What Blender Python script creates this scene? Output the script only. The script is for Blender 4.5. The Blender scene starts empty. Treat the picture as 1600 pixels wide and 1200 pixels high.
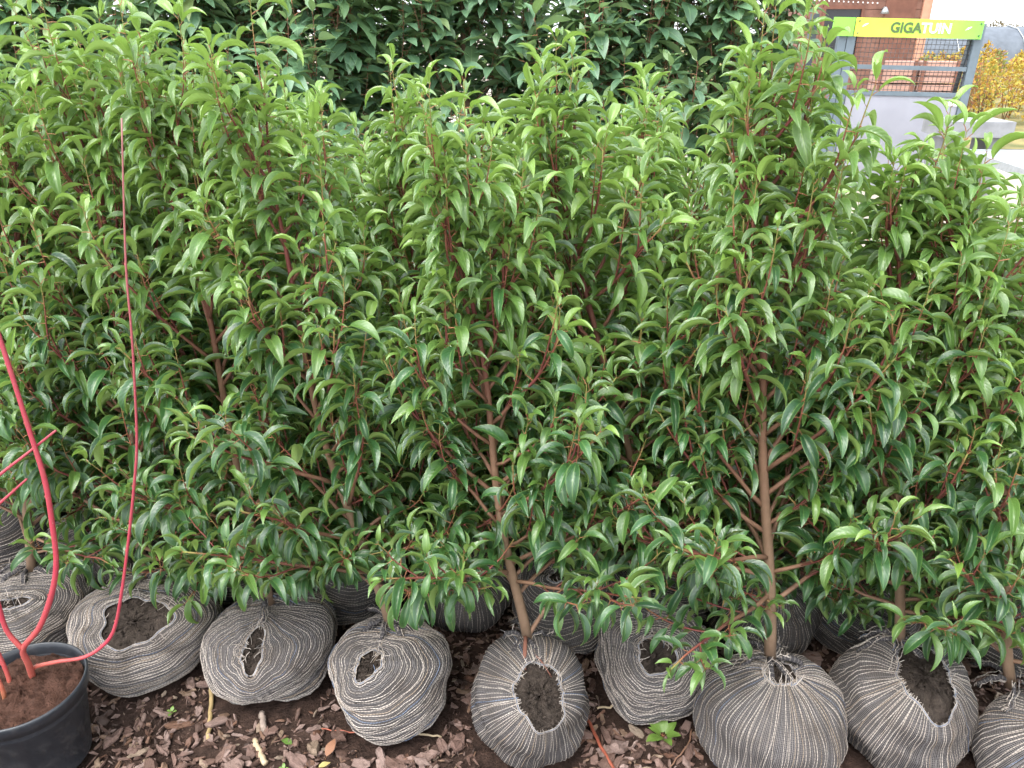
import bpy, math, random
import numpy as np
from mathutils import Matrix, Vector

sc = bpy.context.scene
R = math.radians

# ------------------------------------------------------------------ camera, sky, sun, exposure
CAM_H, PITCH, FOC = 1.5, 24.1, 1230.0 / 1600.0
cd = bpy.data.cameras.new('camera')
cam = bpy.data.objects.new('camera', cd)
sc.collection.objects.link(cam)
cam.location = (0, 0, CAM_H)
cam.rotation_euler = (R(90 - PITCH), 0, 0)
cd.sensor_width = 36.0
cd.lens = 36.0 * FOC
cd.clip_start = 0.05
cd.clip_end = 2000
sc.camera = cam

SUN_EL, SUN_AZ = 62.0, 215.0          # degrees; azimuth clockwise from +Y
w = bpy.data.worlds.new('World')
sc.world = w
w.use_nodes = True
wn = w.node_tree
wn.nodes.clear()
sky = wn.nodes.new('ShaderNodeTexSky')
sky.sky_type = 'NISHITA'
sky.sun_disc = False
sky.sun_elevation = R(SUN_EL)
sky.sun_rotation = R(SUN_AZ)
sky.dust_density = 4.0
sky.air_density = 1.0
hs = wn.nodes.new('ShaderNodeHueSaturation')
hs.inputs['Saturation'].default_value = 0.25
bg = wn.nodes.new('ShaderNodeBackground')
bg.inputs['Strength'].default_value = 0.15
wo = wn.nodes.new('ShaderNodeOutputWorld')
wn.links.new(sky.outputs[0], hs.inputs['Color'])
oc = wn.nodes.new('ShaderNodeMix')      # even cloud cover over the clear-sky model
oc.data_type = 'RGBA'
oc.inputs[0].default_value = 0.72
oc.inputs[7].default_value = (5.5, 5.85, 6.15, 1)
wn.links.new(hs.outputs[0], oc.inputs[6])
wn.links.new(oc.outputs[2], bg.inputs['Color'])
wn.links.new(bg.outputs[0], wo.inputs['Surface'])

sd = bpy.data.lights.new('sun', 'SUN')
sd.energy = 1.25
sd.angle = R(32)
sd.color = (1.0, 0.96, 0.9)
sun = bpy.data.objects.new('sun', sd)
sc.collection.objects.link(sun)
_s = Vector((math.sin(R(SUN_AZ)) * math.cos(R(SUN_EL)), math.cos(R(SUN_AZ)) * math.cos(R(SUN_EL)), math.sin(R(SUN_EL))))
sun.rotation_euler = _s.to_track_quat('Z', 'Y').to_euler()

sc.view_settings.view_transform = 'Standard'
sc.view_settings.look = 'None'
sc.view_settings.exposure = 1.92
sc.view_settings.gamma = 1.0
sc.render.engine = 'CYCLES'
cy = sc.cycles
cy.max_bounces = 8
cy.diffuse_bounces = 3
cy.use_adaptive_sampling = True
cy.adaptive_threshold = 0.03
cy.glossy_bounces = 3
cy.transmission_bounces = 3
cy.transparent_max_bounces = 8
cy.sample_clamp_indirect = 6.0
cy.use_denoising = True
try:
    cy.denoiser = 'OPENIMAGEDENOISE'
except Exception:
    pass

# ------------------------------------------------------------------ helpers
col = sc.collection
rng = np.random.default_rng(7)


class MB:
    """collects numpy pieces and builds one mesh"""
    def __init__(s):
        s.v, s.q, s.t, s.qm, s.tm, s.att = [], [], [], [], [], {}
        s.n = 0

    def add(s, v, q=None, t=None, m=0, **att):
        v = np.asarray(v, float).reshape(-1, 3)
        if q is not None and len(q):
            q = np.asarray(q, int).reshape(-1, 4)
            s.q.append(q + s.n)
            s.qm.append(np.broadcast_to(np.asarray(m, int), (len(q),)))
        if t is not None and len(t):
            t = np.asarray(t, int).reshape(-1, 3)
            s.t.append(t + s.n)
            s.tm.append(np.broadcast_to(np.asarray(m, int), (len(t),)))
        for k, a in att.items():
            s.att.setdefault(k, []).append((s.n, len(v), np.broadcast_to(np.asarray(a, float), (len(v),))))
        s.v.append(v)
        s.n += len(v)
        return s

    def box(s, lo, hi, m=0, **att):
        x0, y0, z0 = lo
        x1, y1, z1 = hi
        v = [(x0, y0, z0), (x1, y0, z0), (x1, y1, z0), (x0, y1, z0), (x0, y0, z1), (x1, y0, z1), (x1, y1, z1), (x0, y1, z1)]
        q = [(0, 3, 2, 1), (4, 5, 6, 7), (0, 1, 5, 4), (1, 2, 6, 5), (2, 3, 7, 6), (3, 0, 4, 7)]
        return s.add(v, q, m=m, **att)

    def tube(s, pts, rad, k=6, m=0, cap=True, **att):
        v, q, t = tube(pts, rad, k, cap)
        att = {a: (np.repeat(np.asarray(b, float), k) if np.ndim(b) else b) for a, b in att.items()}
        if cap:
            att = {a: (np.concatenate([b, b[:1], b[-1:]]) if np.ndim(b) else b) for a, b in att.items()}
        return s.add(v, q, t, m=m, **att)

    def mesh(s, name, mats, smooth=True):
        me = bpy.data.meshes.new(name)
        v = np.concatenate(s.v) if s.v else np.zeros((0, 3))
        q = np.concatenate(s.q) if s.q else np.zeros((0, 4), int)
        t = np.concatenate(s.t) if s.t else np.zeros((0, 3), int)
        me.vertices.add(len(v))
        me.vertices.foreach_set('co', v.astype(np.float32).ravel())
        nl = q.size + t.size
        me.loops.add(nl)
        me.loops.foreach_set('vertex_index', np.concatenate([q.ravel(), t.ravel()]).astype(np.int32))
        me.polygons.add(len(q) + len(t))
        st = np.concatenate([np.arange(len(q)) * 4, q.size + np.arange(len(t)) * 3]).astype(np.int32)
        me.polygons.foreach_set('loop_start', st)
        mi = np.concatenate((s.qm if s.q else []) + (s.tm if s.t else [])).astype(np.int32) if nl else np.zeros(0, np.int32)
        me.polygons.foreach_set('material_index', mi)
        me.polygons.foreach_set('use_smooth', np.full(len(mi), smooth, bool))
        for k, lst in s.att.items():
            arr = np.zeros(len(v), np.float32)
            for o, n, a in lst:
                arr[o:o + n] = a
            at = me.attributes.new(k, 'FLOAT', 'POINT')
            at.data.foreach_set('value', arr)
        me.update(calc_edges=True)
        for m in (mats if isinstance(mats, (list, tuple)) else [mats]):
            me.materials.append(m)
        return me

    def build(s, name, mats, parent=None, loc=(0, 0, 0), rot=(0, 0, 0), smooth=True, kind=None):
        return link(name, s.mesh(name, mats, smooth), parent, loc, rot, kind)


def link(name, me, parent=None, loc=(0, 0, 0), rot=(0, 0, 0), kind=None):
    o = bpy.data.objects.new(name, me)
    col.objects.link(o)
    o.parent = parent
    o.location = loc
    o.rotation_euler = rot
    if kind:
        o['kind'] = kind
    return o


def thing(name, label, cat, loc=(0, 0, 0), group=None, rot=(0, 0, 0)):
    o = bpy.data.objects.new(name, None)
    o.empty_display_size = 0.1
    col.objects.link(o)
    o.location = loc
    o.rotation_euler = rot
    return tag(o, label, cat, group)


def tag(o, label, cat, group=None):
    o['label'] = label
    o['category'] = cat
    if group:
        o['group'] = group
    return o


def tube(pts, rad, k=6, cap=True):
    p = np.asarray(pts, float)
    n = len(p)
    r = np.broadcast_to(np.asarray(rad, float), (n,))
    T = np.gradient(p, axis=0)
    T /= np.linalg.norm(T, axis=1, keepdims=True) + 1e-12
    mean = p[-1] - p[0]
    mean = mean / (np.linalg.norm(mean) + 1e-9)
    ref = np.eye(3)[np.argmin(np.abs(mean))]
    A = np.cross(T, ref)
    A /= np.linalg.norm(A, axis=1, keepdims=True) + 1e-9
    B = np.cross(T, A)
    a = np.arange(k) * 2 * np.pi / k
    v = p[:, None, :] + r[:, None, None] * (A[:, None, :] * np.cos(a)[None, :, None] + B[:, None, :] * np.sin(a)[None, :, None])
    i = np.arange(n - 1)[:, None] * k
    j = np.arange(k)[None, :]
    j2 = (j + 1) % k
    q = np.stack([i + j, i + j2, i + k + j2, i + k + j], -1).reshape(-1, 4)
    v = v.reshape(-1, 3)
    t = None
    if cap:
        v = np.concatenate([v, p[:1], p[-1:]])
        jj = np.arange(k)
        t = np.concatenate([np.stack([np.full(k, n * k), (jj + 1) % k, jj], -1),
                            np.stack([np.full(k, n * k + 1), (n - 1) * k + jj, (n - 1) * k + (jj + 1) % k], -1)])
    return v, q, t


def smooth_path(pts, n):
    """Catmull-Rom through pts"""
    p = np.asarray(pts, float)
    p = np.concatenate([2 * p[:1] - p[1:2], p, 2 * p[-1:] - p[-2:-1]])
    m = len(p) - 3
    u = np.linspace(0, m, n)
    i = np.minimum(u.astype(int), m - 1)
    f = (u - i)[:, None]
    a, b, c, d = p[i], p[i + 1], p[i + 2], p[i + 3]
    return 0.5 * (2 * b + (c - a) * f + (2 * a - 5 * b + 4 * c - d) * f ** 2 + (3 * b - a - 3 * c + d) * f ** 3)


def nrm(a):
    return a / (np.linalg.norm(a, axis=-1, keepdims=True) + 1e-9)


# ------------------------------------------------------------------ material helpers
class NT:
    def __init__(s, name):
        s.m = bpy.data.materials.new(name)
        s.m.use_nodes = True
        s.t = s.m.node_tree
        s.t.nodes.clear()
        s.out = s.t.nodes.new('ShaderNodeOutputMaterial')

    def n(s, typ, **kw):
        nd = s.t.nodes.new(typ)
        for k, v in kw.items():
            if k.startswith('_'):
                setattr(nd, k[1:], v)
            else:
                s.set(nd.inputs[k.replace('__', ' ')], v)
        return nd

    def set(s, sock, v):
        if isinstance(v, bpy.types.NodeSocket):
            s.t.links.new(v, sock)
        elif isinstance(v, (tuple, list)) and len(v) == 3 and sock.type == 'RGBA':
            sock.default_value = (*v, 1)
        else:
            sock.default_value = v

    def math(s, op, a, b=0.0, c=0.0, clamp=False):
        nd = s.t.nodes.new('ShaderNodeMath')
        nd.operation = op
        nd.use_clamp = clamp
        for i, x in enumerate((a, b, c)):
            s.set(nd.inputs[i], x)
        return nd.outputs[0]

    def attr(s, name):
        nd = s.t.nodes.new('ShaderNodeAttribute')
        nd.attribute_name = name
        return nd.outputs['Fac']

    def mix(s, f, a, b, mode='MIX'):
        nd = s.t.nodes.new('ShaderNodeMix')
        nd.data_type = 'RGBA'
        nd.blend_type = mode
        s.set(nd.inputs[0], f)
        s.set(nd.inputs[6], a)
        s.set(nd.inputs[7], b)
        return nd.outputs[2]

    def ramp(s, f, stops, interp='LINEAR'):
        nd = s.t.nodes.new('ShaderNodeValToRGB')
        nd.color_ramp.interpolation = interp
        e = nd.color_ramp.elements
        while len(e) < len(stops):
            e.new(0.5)
        for x, (p, c) in zip(e, stops):
            x.position = p
            x.color = (*c, 1) if len(c) == 3 else c
        s.set(nd.inputs[0], f)
        return nd.outputs[0]

    def noise(s, scale, detail=4.0, rough=0.55, vec=None):
        nd = s.t.nodes.new('ShaderNodeTexNoise')
        nd.inputs['Scale'].default_value = scale
        nd.inputs['Detail'].default_value = detail
        nd.inputs['Roughness'].default_value = rough
        if vec is None:
            vec = s.coord()
        s.t.links.new(vec, nd.inputs['Vector'])
        return nd.outputs['Fac']

    def coord(s, which='Object'):
        if not hasattr(s, '_tc'):
            s._tc = s.t.nodes.new('ShaderNodeTexCoord')
        return s._tc.outputs[which]

    def rnd(s):
        """random 0..1 of the object plus the mesh's own per-piece attribute"""
        oi = s.t.nodes.new('ShaderNodeObjectInfo')
        return s.math('FRACT', s.math('ADD', oi.outputs['Random'], s.attr('rnd')))

    def bump(s, h, strength, dist=0.01):
        nd = s.t.nodes.new('ShaderNodeBump')
        nd.inputs['Strength'].default_value = strength
        nd.inputs['Distance'].default_value = dist
        s.t.links.new(h, nd.inputs['Height'])
        return nd.outputs[0]

    def pbr(s, color, rough=0.7, normal=None, spec=0.5, metal=0.0, done=True):
        nd = s.t.nodes.new('ShaderNodeBsdfPrincipled')
        s.set(nd.inputs['Base Color'], color)
        s.set(nd.inputs['Roughness'], rough)
        s.set(nd.inputs['Specular IOR Level'], spec)
        s.set(nd.inputs['Metallic'], metal)
        if normal is not None:
            s.t.links.new(normal, nd.inputs['Normal'])
        if done:
            s.t.links.new(nd.outputs[0], s.out.inputs['Surface'])
            return s.m
        return nd.outputs[0]


def plain(name, c, rough=0.6, var=0.25, scale=12.0, bump=0.15, spec=0.4, metal=0.0):
    """painted or mineral surface with mottling and fine relief"""
    t = NT(name)
    f = t.noise(scale, 6)
    dk = tuple(x * (1 - var) for x in c)
    lt = tuple(min(1, x * (1 + var)) for x in c)
    cc = t.ramp(f, [(0.3, dk), (0.7, lt)])
    return t.pbr(cc, rough, t.bump(t.noise(scale * 9, 3), bump, 0.004), spec, metal)


def leaf_mat(name, dark, mid, under, young, gloss=0.3, trans=0.22, spec=0.5):
    t = NT(name)
    r = t.rnd()
    u = t.attr('lu')
    yg = t.attr('young')  # new growth, plus the brighter light on upper foliage put into the colour
    n = t.noise(28.0, 3)
    top = t.ramp(r, [(0.0, dark), (0.55, mid), (0.93, tuple(x * 1.25 for x in mid)), (1.0, tuple(a * b for a, b in zip(mid, (2.6, 1.7, 1.0))))])
    top = t.mix(yg, top, young)
    top = t.mix(t.math('MULTIPLY', n, 0.35), top, tuple(x * 0.6 for x in dark))
    au = t.math('ABSOLUTE', u)
    rib = t.math('LESS_THAN', au, 0.075)
    top = t.mix(t.math('MULTIPLY', rib, 0.28), top, tuple(x * 1.6 for x in under))
    spot = t.ramp(t.noise(75.0, 3, 0.7), [(0.70, (0, 0, 0)), (0.76, (1, 1, 1))])
    top = t.mix(t.math('MULTIPLY', spot, t.math('GREATER_THAN', r, 0.72)), top, (0.10, 0.075, 0.03))
    rim = t.ramp(au, [(0.86, (0, 0, 0)), (0.99, (1, 1, 1))])
    top = t.mix(t.math('MULTIPLY', rim, 0.45), top, tuple(x * 1.25 for x in under))  # pale margin: light on the curled blade edge, painted into the colour
    bot = t.ramp(r, [(0.0, tuple(x * 0.72 for x in under)), (0.6, under), (1.0, tuple(x * 1.3 for x in under))])
    bot = t.mix(yg, bot, tuple(x * 0.95 for x in young))
    bot = t.mix(t.math('MULTIPLY', rib, 0.4), bot, tuple(x * 1.5 for x in under))
    geo = t.n('ShaderNodeNewGeometry')
    back = geo.outputs['Backfacing']
    c = t.mix(back, top, bot)
    # herringbone side veins and a slightly rippled blade
    v = t.attr('lv')
    vein = t.math('SINE', t.math('MULTIPLY', t.math('ADD', v, t.math('MULTIPLY', au, -0.22)), 58.0))
    hgt = t.math('ADD', t.math('MULTIPLY', vein, 0.25), t.noise(60.0, 2))
    nb = t.bump(hgt, 0.28, 0.002)
    rg = t.math('ADD', t.math('MULTIPLY', back, 0.25), t.math('ADD', gloss - 0.06, t.math('MULTIPLY', n, 0.24)))
    p = t.pbr(c, rg, nb, spec, done=False)
    tr = t.n('ShaderNodeBsdfTranslucent', Color=t.mix(0.5, c, tuple(x * 1.25 for x in young)))
    mx = t.n('ShaderNodeMixShader', Fac=trans)
    t.t.links.new(p, mx.inputs[1])
    t.t.links.new(tr.outputs[0], mx.inputs[2])
    t.t.links.new(mx.outputs[0], t.out.inputs['Surface'])
    return t.m


M = {}
M['leaf'] = leaf_mat('laurel_leaf', (0.014, 0.056, 0.023), (0.036, 0.110, 0.033), (0.198, 0.300, 0.080), (0.24, 0.39, 0.068), 0.26, 0.28, 0.85)
M['leaf_tree'] = leaf_mat('tall_laurel_leaf', (0.070, 0.160, 0.090), (0.120, 0.235, 0.128), (0.22, 0.32, 0.15), (0.24, 0.38, 0.12), 0.44, 0.30, 1.0)


def stem_mat():
    t = NT('laurel_stem')
    a = t.attr('age')
    c = t.ramp(a, [(0.0, (0.25, 0.165, 0.110)), (0.35, (0.24, 0.125, 0.080)), (0.6, (0.19, 0.042, 0.044)), (0.85, (0.26, 0.085, 0.055)), (1.0, (0.23, 0.26, 0.06))])
    n = t.noise(70.0, 5)
    c = t.mix(t.math('MULTIPLY', n, 0.5), c, (0.07, 0.045, 0.03))
    return t.pbr(c, 0.62, t.bump(n, 0.5, 0.002), 0.3)


M['stem'] = stem_mat()
M['petiole'] = plain('leaf_stalk', (0.26, 0.115, 0.055), 0.5, 0.5, 40, 0.0)


def soil_mat(name, c0, c1, scale=60.0):
    t = NT(name)
    n = t.noise(scale, 8, 0.7)
    n2 = t.noise(scale * 4, 4, 0.7)
    c = t.ramp(n, [(0.3, c0), (0.62, c1), (0.8, tuple(x * 1.8 for x in c1))])
    h = t.math('ADD', n, t.math('MULTIPLY', n2, 0.5))
    return t.pbr(c, 0.95, t.bump(h, 1.0, 0.012), 0.15)


M['soil'] = soil_mat('ball_soil', (0.022, 0.017, 0.014), (0.085, 0.066, 0.055))
M['pot_soil'] = soil_mat('pot_soil', (0.042, 0.021, 0.015), (0.115, 0.058, 0.042), 45.0)
M['mulch'] = soil_mat('mulch_soil', (0.016, 0.010, 0.008), (0.075, 0.046, 0.036), 40.0)


def chip_mat():
    t = NT('bark_chip')
    r = t.rnd()
    c = t.ramp(r, [(0.0, (0.045, 0.026, 0.020)), (0.18, (0.16, 0.088, 0.064)), (0.40, (0.29, 0.175, 0.142)), (0.66, (0.44, 0.315, 0.275)), (0.84, (0.20, 0.090, 0.050)),
                   (0.93, (0.36, 0.25, 0.17)), (1.0, (0.46, 0.36, 0.27))])
    mp = t.n('ShaderNodeMapping', Vector=t.coord('Generated'))
    mp.inputs['Scale'].default_value = (1.0, 7.0, 3.0)
    n = t.math('MULTIPLY_ADD', t.noise(2.6, 5, 0.7, mp.outputs[0]), 0.6, t.math('MULTIPLY', t.noise(90.0, 6, 0.65), 0.45))
    c = t.mix(t.math('MULTIPLY_ADD', n, 1.5, -0.25, True), c, (0.040, 0.024, 0.019))
    g = t.noise(33.0, 4)
    return t.pbr(c, t.math('ADD', 0.42, t.math('MULTIPLY', g, 0.5)), t.bump(n, 0.8, 0.004), 0.4)


M['chip'] = chip_mat()


def net_mat():
    t = NT('root_netting')
    a = t.math('MULTIPLY', t.attr('ga'), 6.2832)
    b = t.math('MULTIPLY', t.attr('gb'), 6.2832)
    la = t.math('POWER', t.math('MULTIPLY_ADD', t.math('SINE', a), 0.5, 0.5), 3.0)
    lb = t.math('POWER', t.math('MULTIPLY_ADD', t.math('SINE', b), 0.5, 0.5), 5.0)
    h = t.math('MAXIMUM', t.math('MULTIPLY', la, 0.8), t.math('MULTIPLY', lb, 0.5))
    n = t.noise(45.0, 5)
    h = t.math('MULTIPLY', h, t.math('MULTIPLY_ADD', n, 0.9, 0.35))
    c = t.mix(h, (0.024, 0.023, 0.028), (0.31, 0.28, 0.26))
    dirt = t.ramp(t.noise(11.0, 4), [(0.5, (0, 0, 0)), (0.72, (1, 1, 1))])
    c = t.mix(t.math('MULTIPLY', dirt, 0.55), c, (0.06, 0.047, 0.038))
    return t.pbr(c, 0.9, t.bump(h, 0.7, 0.002), 0.1)


M['net'] = net_mat()


def yarn_mat():
    t = NT('net_yarn')
    r = t.attr('rnd')
    c = t.ramp(r, [(0.0, (0.50, 0.435, 0.385)), (0.45, (0.62, 0.55, 0.495)), (0.72, (0.20, 0.19, 0.195)), (0.86, (0.40, 0.315, 0.24)), (0.955, (0.16, 0.21, 0.31)), (0.985, (0.42, 0.39, 0.37)), (1.0, (0.38, 0.11, 0.10))], 'CONSTANT')
    n = t.noise(160.0, 4, 0.7)
    dash = t.math('SINE', t.math('MULTIPLY', t.attr('along'), 6.2832 / 0.0075))
    c = t.mix(t.math('MULTIPLY', t.math('GREATER_THAN', dash, 0.5), 0.5), c, (0.06, 0.058, 0.062))
    c = t.mix(t.math('MULTIPLY', n, 0.6), c, (0.12, 0.105, 0.098))
    dirt = t.ramp(t.noise(11.0, 4), [(0.5, (0, 0, 0)), (0.72, (1, 1, 1))])
    c = t.mix(t.math('MULTIPLY', dirt, 0.55), c, (0.09, 0.07, 0.058))
    return t.pbr(c, 0.95, t.bump(n, 0.8, 0.002), 0.05)


M['yarn'] = yarn_mat()

# ------------------------------------------------------------------ ground
def gz(x, y):
    return 0.006 * np.sin(9 * x + 3 * y) * np.sin(7 * y - 2 * x) + 0.004 * np.sin(23 * x - 5) * np.sin(19 * y + 2)


def ground_mat():
    t = NT('sandy_paving')
    n = t.noise(1.3, 8, 0.6)
    n2 = t.noise(30, 5, 0.7)
    c = t.ramp(n, [(0.3, (0.30, 0.26, 0.21)), (0.7, (0.42, 0.37, 0.31))])
    c = t.mix(t.math('MULTIPLY', n2, 0.5), c, (0.24, 0.21, 0.18))
    return t.pbr(c, 0.9, t.bump(n2, 0.5, 0.01), 0.2)


g = MB()
g.add([(-600, -300, -0.02), (600, -300, -0.02), (600, 900, -0.02), (-600, 900, -0.02)], [(0, 1, 2, 3)])
go = g.build('ground', ground_mat(), kind='structure')
go['label'] = 'pale sandy ground of the nursery yard'

nx, ny = 140, 120
xs, ys = np.meshgrid(np.linspace(-3.6, 2.6, nx), np.linspace(-0.6, 6.6, ny))
zz = gz(xs, ys) + 0.004 * rng.standard_normal(xs.shape)
ii = (np.arange(ny - 1)[:, None] * nx + np.arange(nx - 1)[None, :]).ravel()
mb = MB().add(np.stack([xs.ravel(), ys.ravel(), zz.ravel()], -1), np.stack([ii, ii + 1, ii + nx + 1, ii + nx], -1))
mulch = mb.build('mulch_bed', M['mulch'], kind='structure')
mulch['label'] = 'bed of dark damp bark mulch under the root balls'


def chip_arrays(seed, k=None):
    """an irregular flake of bark: jagged outline, chamfered top, cracked middle"""
    r = np.random.default_rng(seed)
    k = k or int(r.integers(8, 12))
    a = np.sort(np.arange(k) / k + r.uniform(-0.3, 0.3, k) / k) * 2 * np.pi
    el = r.uniform(0.28, 0.72)
    rad = r.uniform(0.62, 1.12, k)
    ox, oy = rad * np.cos(a), rad * np.sin(a) * el
    th = r.uniform(0.12, 0.24)
    tilt = r.uniform(-0.12, 0.12, 2)
    def ring(s, z, jz):
        return np.stack([ox * s, oy * s, z + jz * r.standard_normal(k) + ox * tilt[0]], -1)
    v = np.concatenate([ring(0.9, -th, 0.02), ring(1.0, 0.0, 0.04), ring(r.uniform(0.66, 0.84), th * 0.8, 0.10), [[r.uniform(-.2, .2), r.uniform(-.1, .1), th * r.uniform(0.5, 1.1)]]])
    j = np.arange(k)
    j2 = (j + 1) % k
    q = np.concatenate([np.stack([j, j2, k + j2, k + j], -1), np.stack([k + j, k + j2, 2 * k + j2, 2 * k + j], -1)])
    t = np.stack([2 * k + j, 2 * k + j2, np.full(k, 3 * k)], -1)
    return v, q, t


CH = [chip_arrays(100 + i) for i in range(14)]
CHL = [chip_arrays(200 + i, 5) for i in range(14)]
SPL = []
for i in range(6):
    q_ = np.random.default_rng(300 + i)
    SPL.append((np.array([(-1.4, 0, 0), (0, -.45, .1), (1.3, .1, 0), (.1, .5, .05), (0, 0, .35)]) + q_.normal(0, .15, (5, 3)), np.zeros((0, 4), int), np.array([(0, 1, 4), (1, 2, 4), (2, 3, 4), (3, 0, 4)])))
CHM = []
for v_, q_, t_ in CH:
    CHM.append(MB().add(v_, q_, t_, rnd=0.0).mesh('bark_chip', M['chip'], smooth=False))


def rotz(a):
    c, s_ = math.cos(a), math.sin(a)
    return np.array([[c, -s_, 0], [s_, c, 0], [0, 0, 1]])


def rand_rot(r, tilt):
    a, b, c = r.uniform(0, 2 * math.pi), r.normal(0, tilt), r.normal(0, tilt)
    return np.array((Matrix.Rotation(b, 3, 'X') @ Matrix.Rotation(c, 3, 'Y') @ Matrix.Rotation(a, 3, 'Z')))


r_ = np.random.default_rng(21)
FOOT = [(-1.30, 1.67, .16), (-.945, 1.61, .165), (-.605, 1.525, .155), (-.285, 1.42, .14), (.036, 1.325, .125), (.34, 1.465, .13), (.578, 1.295, .15), (.871, 1.31, .135), (1.12, 1.21, .12), (-1.058, 1.283, .10)]


def free(x, y):
    return all((x - a) ** 2 + (y - b) ** 2 > c * c for a, b, c in FOOT)


# big chips, each a piece of its own, in the open strip in front of the balls
for i in range(290):
    while True:
        y = 1.12 + 0.50 * r_.random() ** 1.2
        x = r_.uniform(-1.0, 1.0) * (0.30 + 0.62 * y)
        if free(x, y):
            break
    s = 0.012 + 0.024 * r_.random() ** 2.0
    o = link('bark_chip', CHM[int(r_.integers(14))], mulch)
    m = Matrix(rand_rot(r_, 0.28).tolist()).to_4x4()
    m = Matrix.Translation((x, y, float(gz(x, y)) + 0.008 + 0.006 * r_.random())) @ m @ Matrix.Diagonal((s, s, s * r_.uniform(0.7, 1.2), 1))
    o.matrix_basis = m
mb = MB()
for i in range(17500):
    if i < 15900:
        y = 0.95 + 0.95 * r_.random()
        s = 0.0025 + 0.0185 * r_.random() ** 2.1
    else:
        y = -0.4 + 5.1 * r_.random()
        s = 0.008 + 0.016 * r_.random() ** 2
    x = r_.uniform(-1.0, 1.0) * (0.6 + 0.62 * max(y, 0.6))
    if x > 2.5 or not free(x, y):
        continue
    v_, q_, t_ = CHL[int(r_.integers(14))] if s > .0065 else SPL[int(r_.integers(6))]
    mb.add(v_ * [s, s * r_.choice([0.35, 0.7, 1.0]), s] @ rand_rot(r_, 0.4).T + [x, y, float(gz(x, y)) + 0.004 + 0.006 * r_.random()], q_, t_, rnd=r_.random())
mb.build('bark_litter', M['chip'], mulch, smooth=False, kind='stuff')

# ------------------------------------------------------------------ the yard beyond
M['steel'] = plain('slate_paint', (0.115, 0.150, 0.180), 0.45, 0.15, 8, 0.05, 0.5)
M['steel_dark'] = plain('dark_paint', (0.045, 0.055, 0.065), 0.5, 0.2, 8, 0.05, 0.5)
M['panel'] = plain('grey_board', (0.27, 0.275, 0.32), 0.75, 0.10, 3, 0.05, 0.3)
M['concrete'] = plain('concrete', (0.24, 0.245, 0.26), 0.85, 0.18, 10, 0.3, 0.3)
M['zinc'] = plain('galvanised', (0.42, 0.45, 0.48), 0.42, 0.12, 25, 0.05, 0.5, 0.6)
M['white'] = plain('white_card', (0.78, 0.78, 0.78), 0.6, 0.05, 5, 0.0)
M['wire'] = plain('wire', (0.06, 0.055, 0.055), 0.5, 0.2, 20, 0.0, 0.5)
M['wood'] = plain('red_brown_board', (0.19, 0.095, 0.070), 0.65, 0.22, 6, 0.2, 0.3)
M['wood_dark'] = plain('brown_trim', (0.165, 0.072, 0.050), 0.65, 0.22, 6, 0.2, 0.3)
M['crate'] = plain('pink_board', (0.36, 0.21, 0.17), .7, .2, 5, .2)
M['void'] = plain('dark_glass', (0.02, 0.022, 0.026), 0.2, 0.2, 6, 0.0, 0.5)
M['wallgrey'] = plain('grey_wall', (0.30, 0.29, 0.32), 0.85, 0.15, 4, 0.2, 0.3)


def sign_mat():
    t = NT('sign_print')
    xyz = t.n('ShaderNodeSeparateXYZ', Vector=t.coord())
    f = t.math('DIVIDE', xyz.outputs[0], 1.22)
    c = t.ramp(f, [(0.0, (0.62, 0.70, 0.035)), (0.35, (0.44, 0.66, 0.035)), (1.0, (0.17, 0.62, 0.05))])
    c = t.mix(t.math('MULTIPLY', t.noise(5, 4), 0.2), c, (0.5, 0.6, 0.3))
    return t.pbr(c, 0.4, None, 0.5)


# display stand with the green sign board
st = thing('display_stand', 'slate framed display stand with wire panels under a green lettered sign board', 'display stand', (3.28, 8.40, 0), rot=(0, R(1.3), R(-1.5)))
for x, y in ((-.01, 0.0), (1.215, 0.0)):
    MB().box((x - .04, y - .04, 0), (x + .04, y + .04, 1.60)).build('post', M['steel'], st, smooth=False)
MB().box((-.13, -.035, 0), (-.056, .035, 1.60)).build('post', M['steel'], st, smooth=False)
MB().box((-.33, .25, 0), (-.26, .32, 1.66)).build('post', M['steel_dark'], st, smooth=False)
sb = MB().box((0.0, -.062, 0.0), (1.22, -.044, .165)).build('sign_board', sign_mat(), st, (0.0, 0, 1.462), smooth=False)
MB().box((-.215, -.061, 1.462), (-.012, -.045, 1.627)).build('side_sign', plain('side_sign_print', (0.22, 0.62, 0.07), 0.4, 0.08, 4, 0.0), st, smooth=False)
for x in (0.03, 1.19):
    for z in (0.03, 0.135):
        MB().tube([(x, -.075, z), (x, -.06, z)], .007, 8).build('bolt', M['steel_dark'], sb)


def text_mesh(body, size, mat, off):
    cu = bpy.data.curves.new('sign_text', 'FONT')
    cu.body = body
    cu.size = size
    cu.offset = off
    cu.extrude = 0.0015
    cu.resolution_u = 4
    tmp = bpy.data.objects.new('tmp_text', cu)
    col.objects.link(tmp)
    me = bpy.data.meshes.new_from_object(tmp)
    bpy.data.objects.remove(tmp)
    bpy.data.curves.remove(cu)
    me.materials.clear()
    me.materials.append(mat)
    return me


tg = text_mesh('GIGA', .124, plain('sign_dark_print', (0.075, 0.13, 0.045), 0.5, 0.1, 5, 0), .0042)
tt_ = text_mesh('TUIN', .124, plain('sign_white_print', (0.72, 0.85, 0.62), 0.5, 0.05, 5, 0), .0042)
wg = max(v.co.x for v in tg.vertices)
o = link('sign_text', tg, sb, (.335, -.0655, .045), (R(90), 0, 0))
o['label'] = 'dark green lettering GIGA'
o = link('sign_text', tt_, sb, (.335 + wg - .012, -.0655, .045), (R(90), 0, 0))
o['label'] = 'white lettering TUIN'
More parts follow.
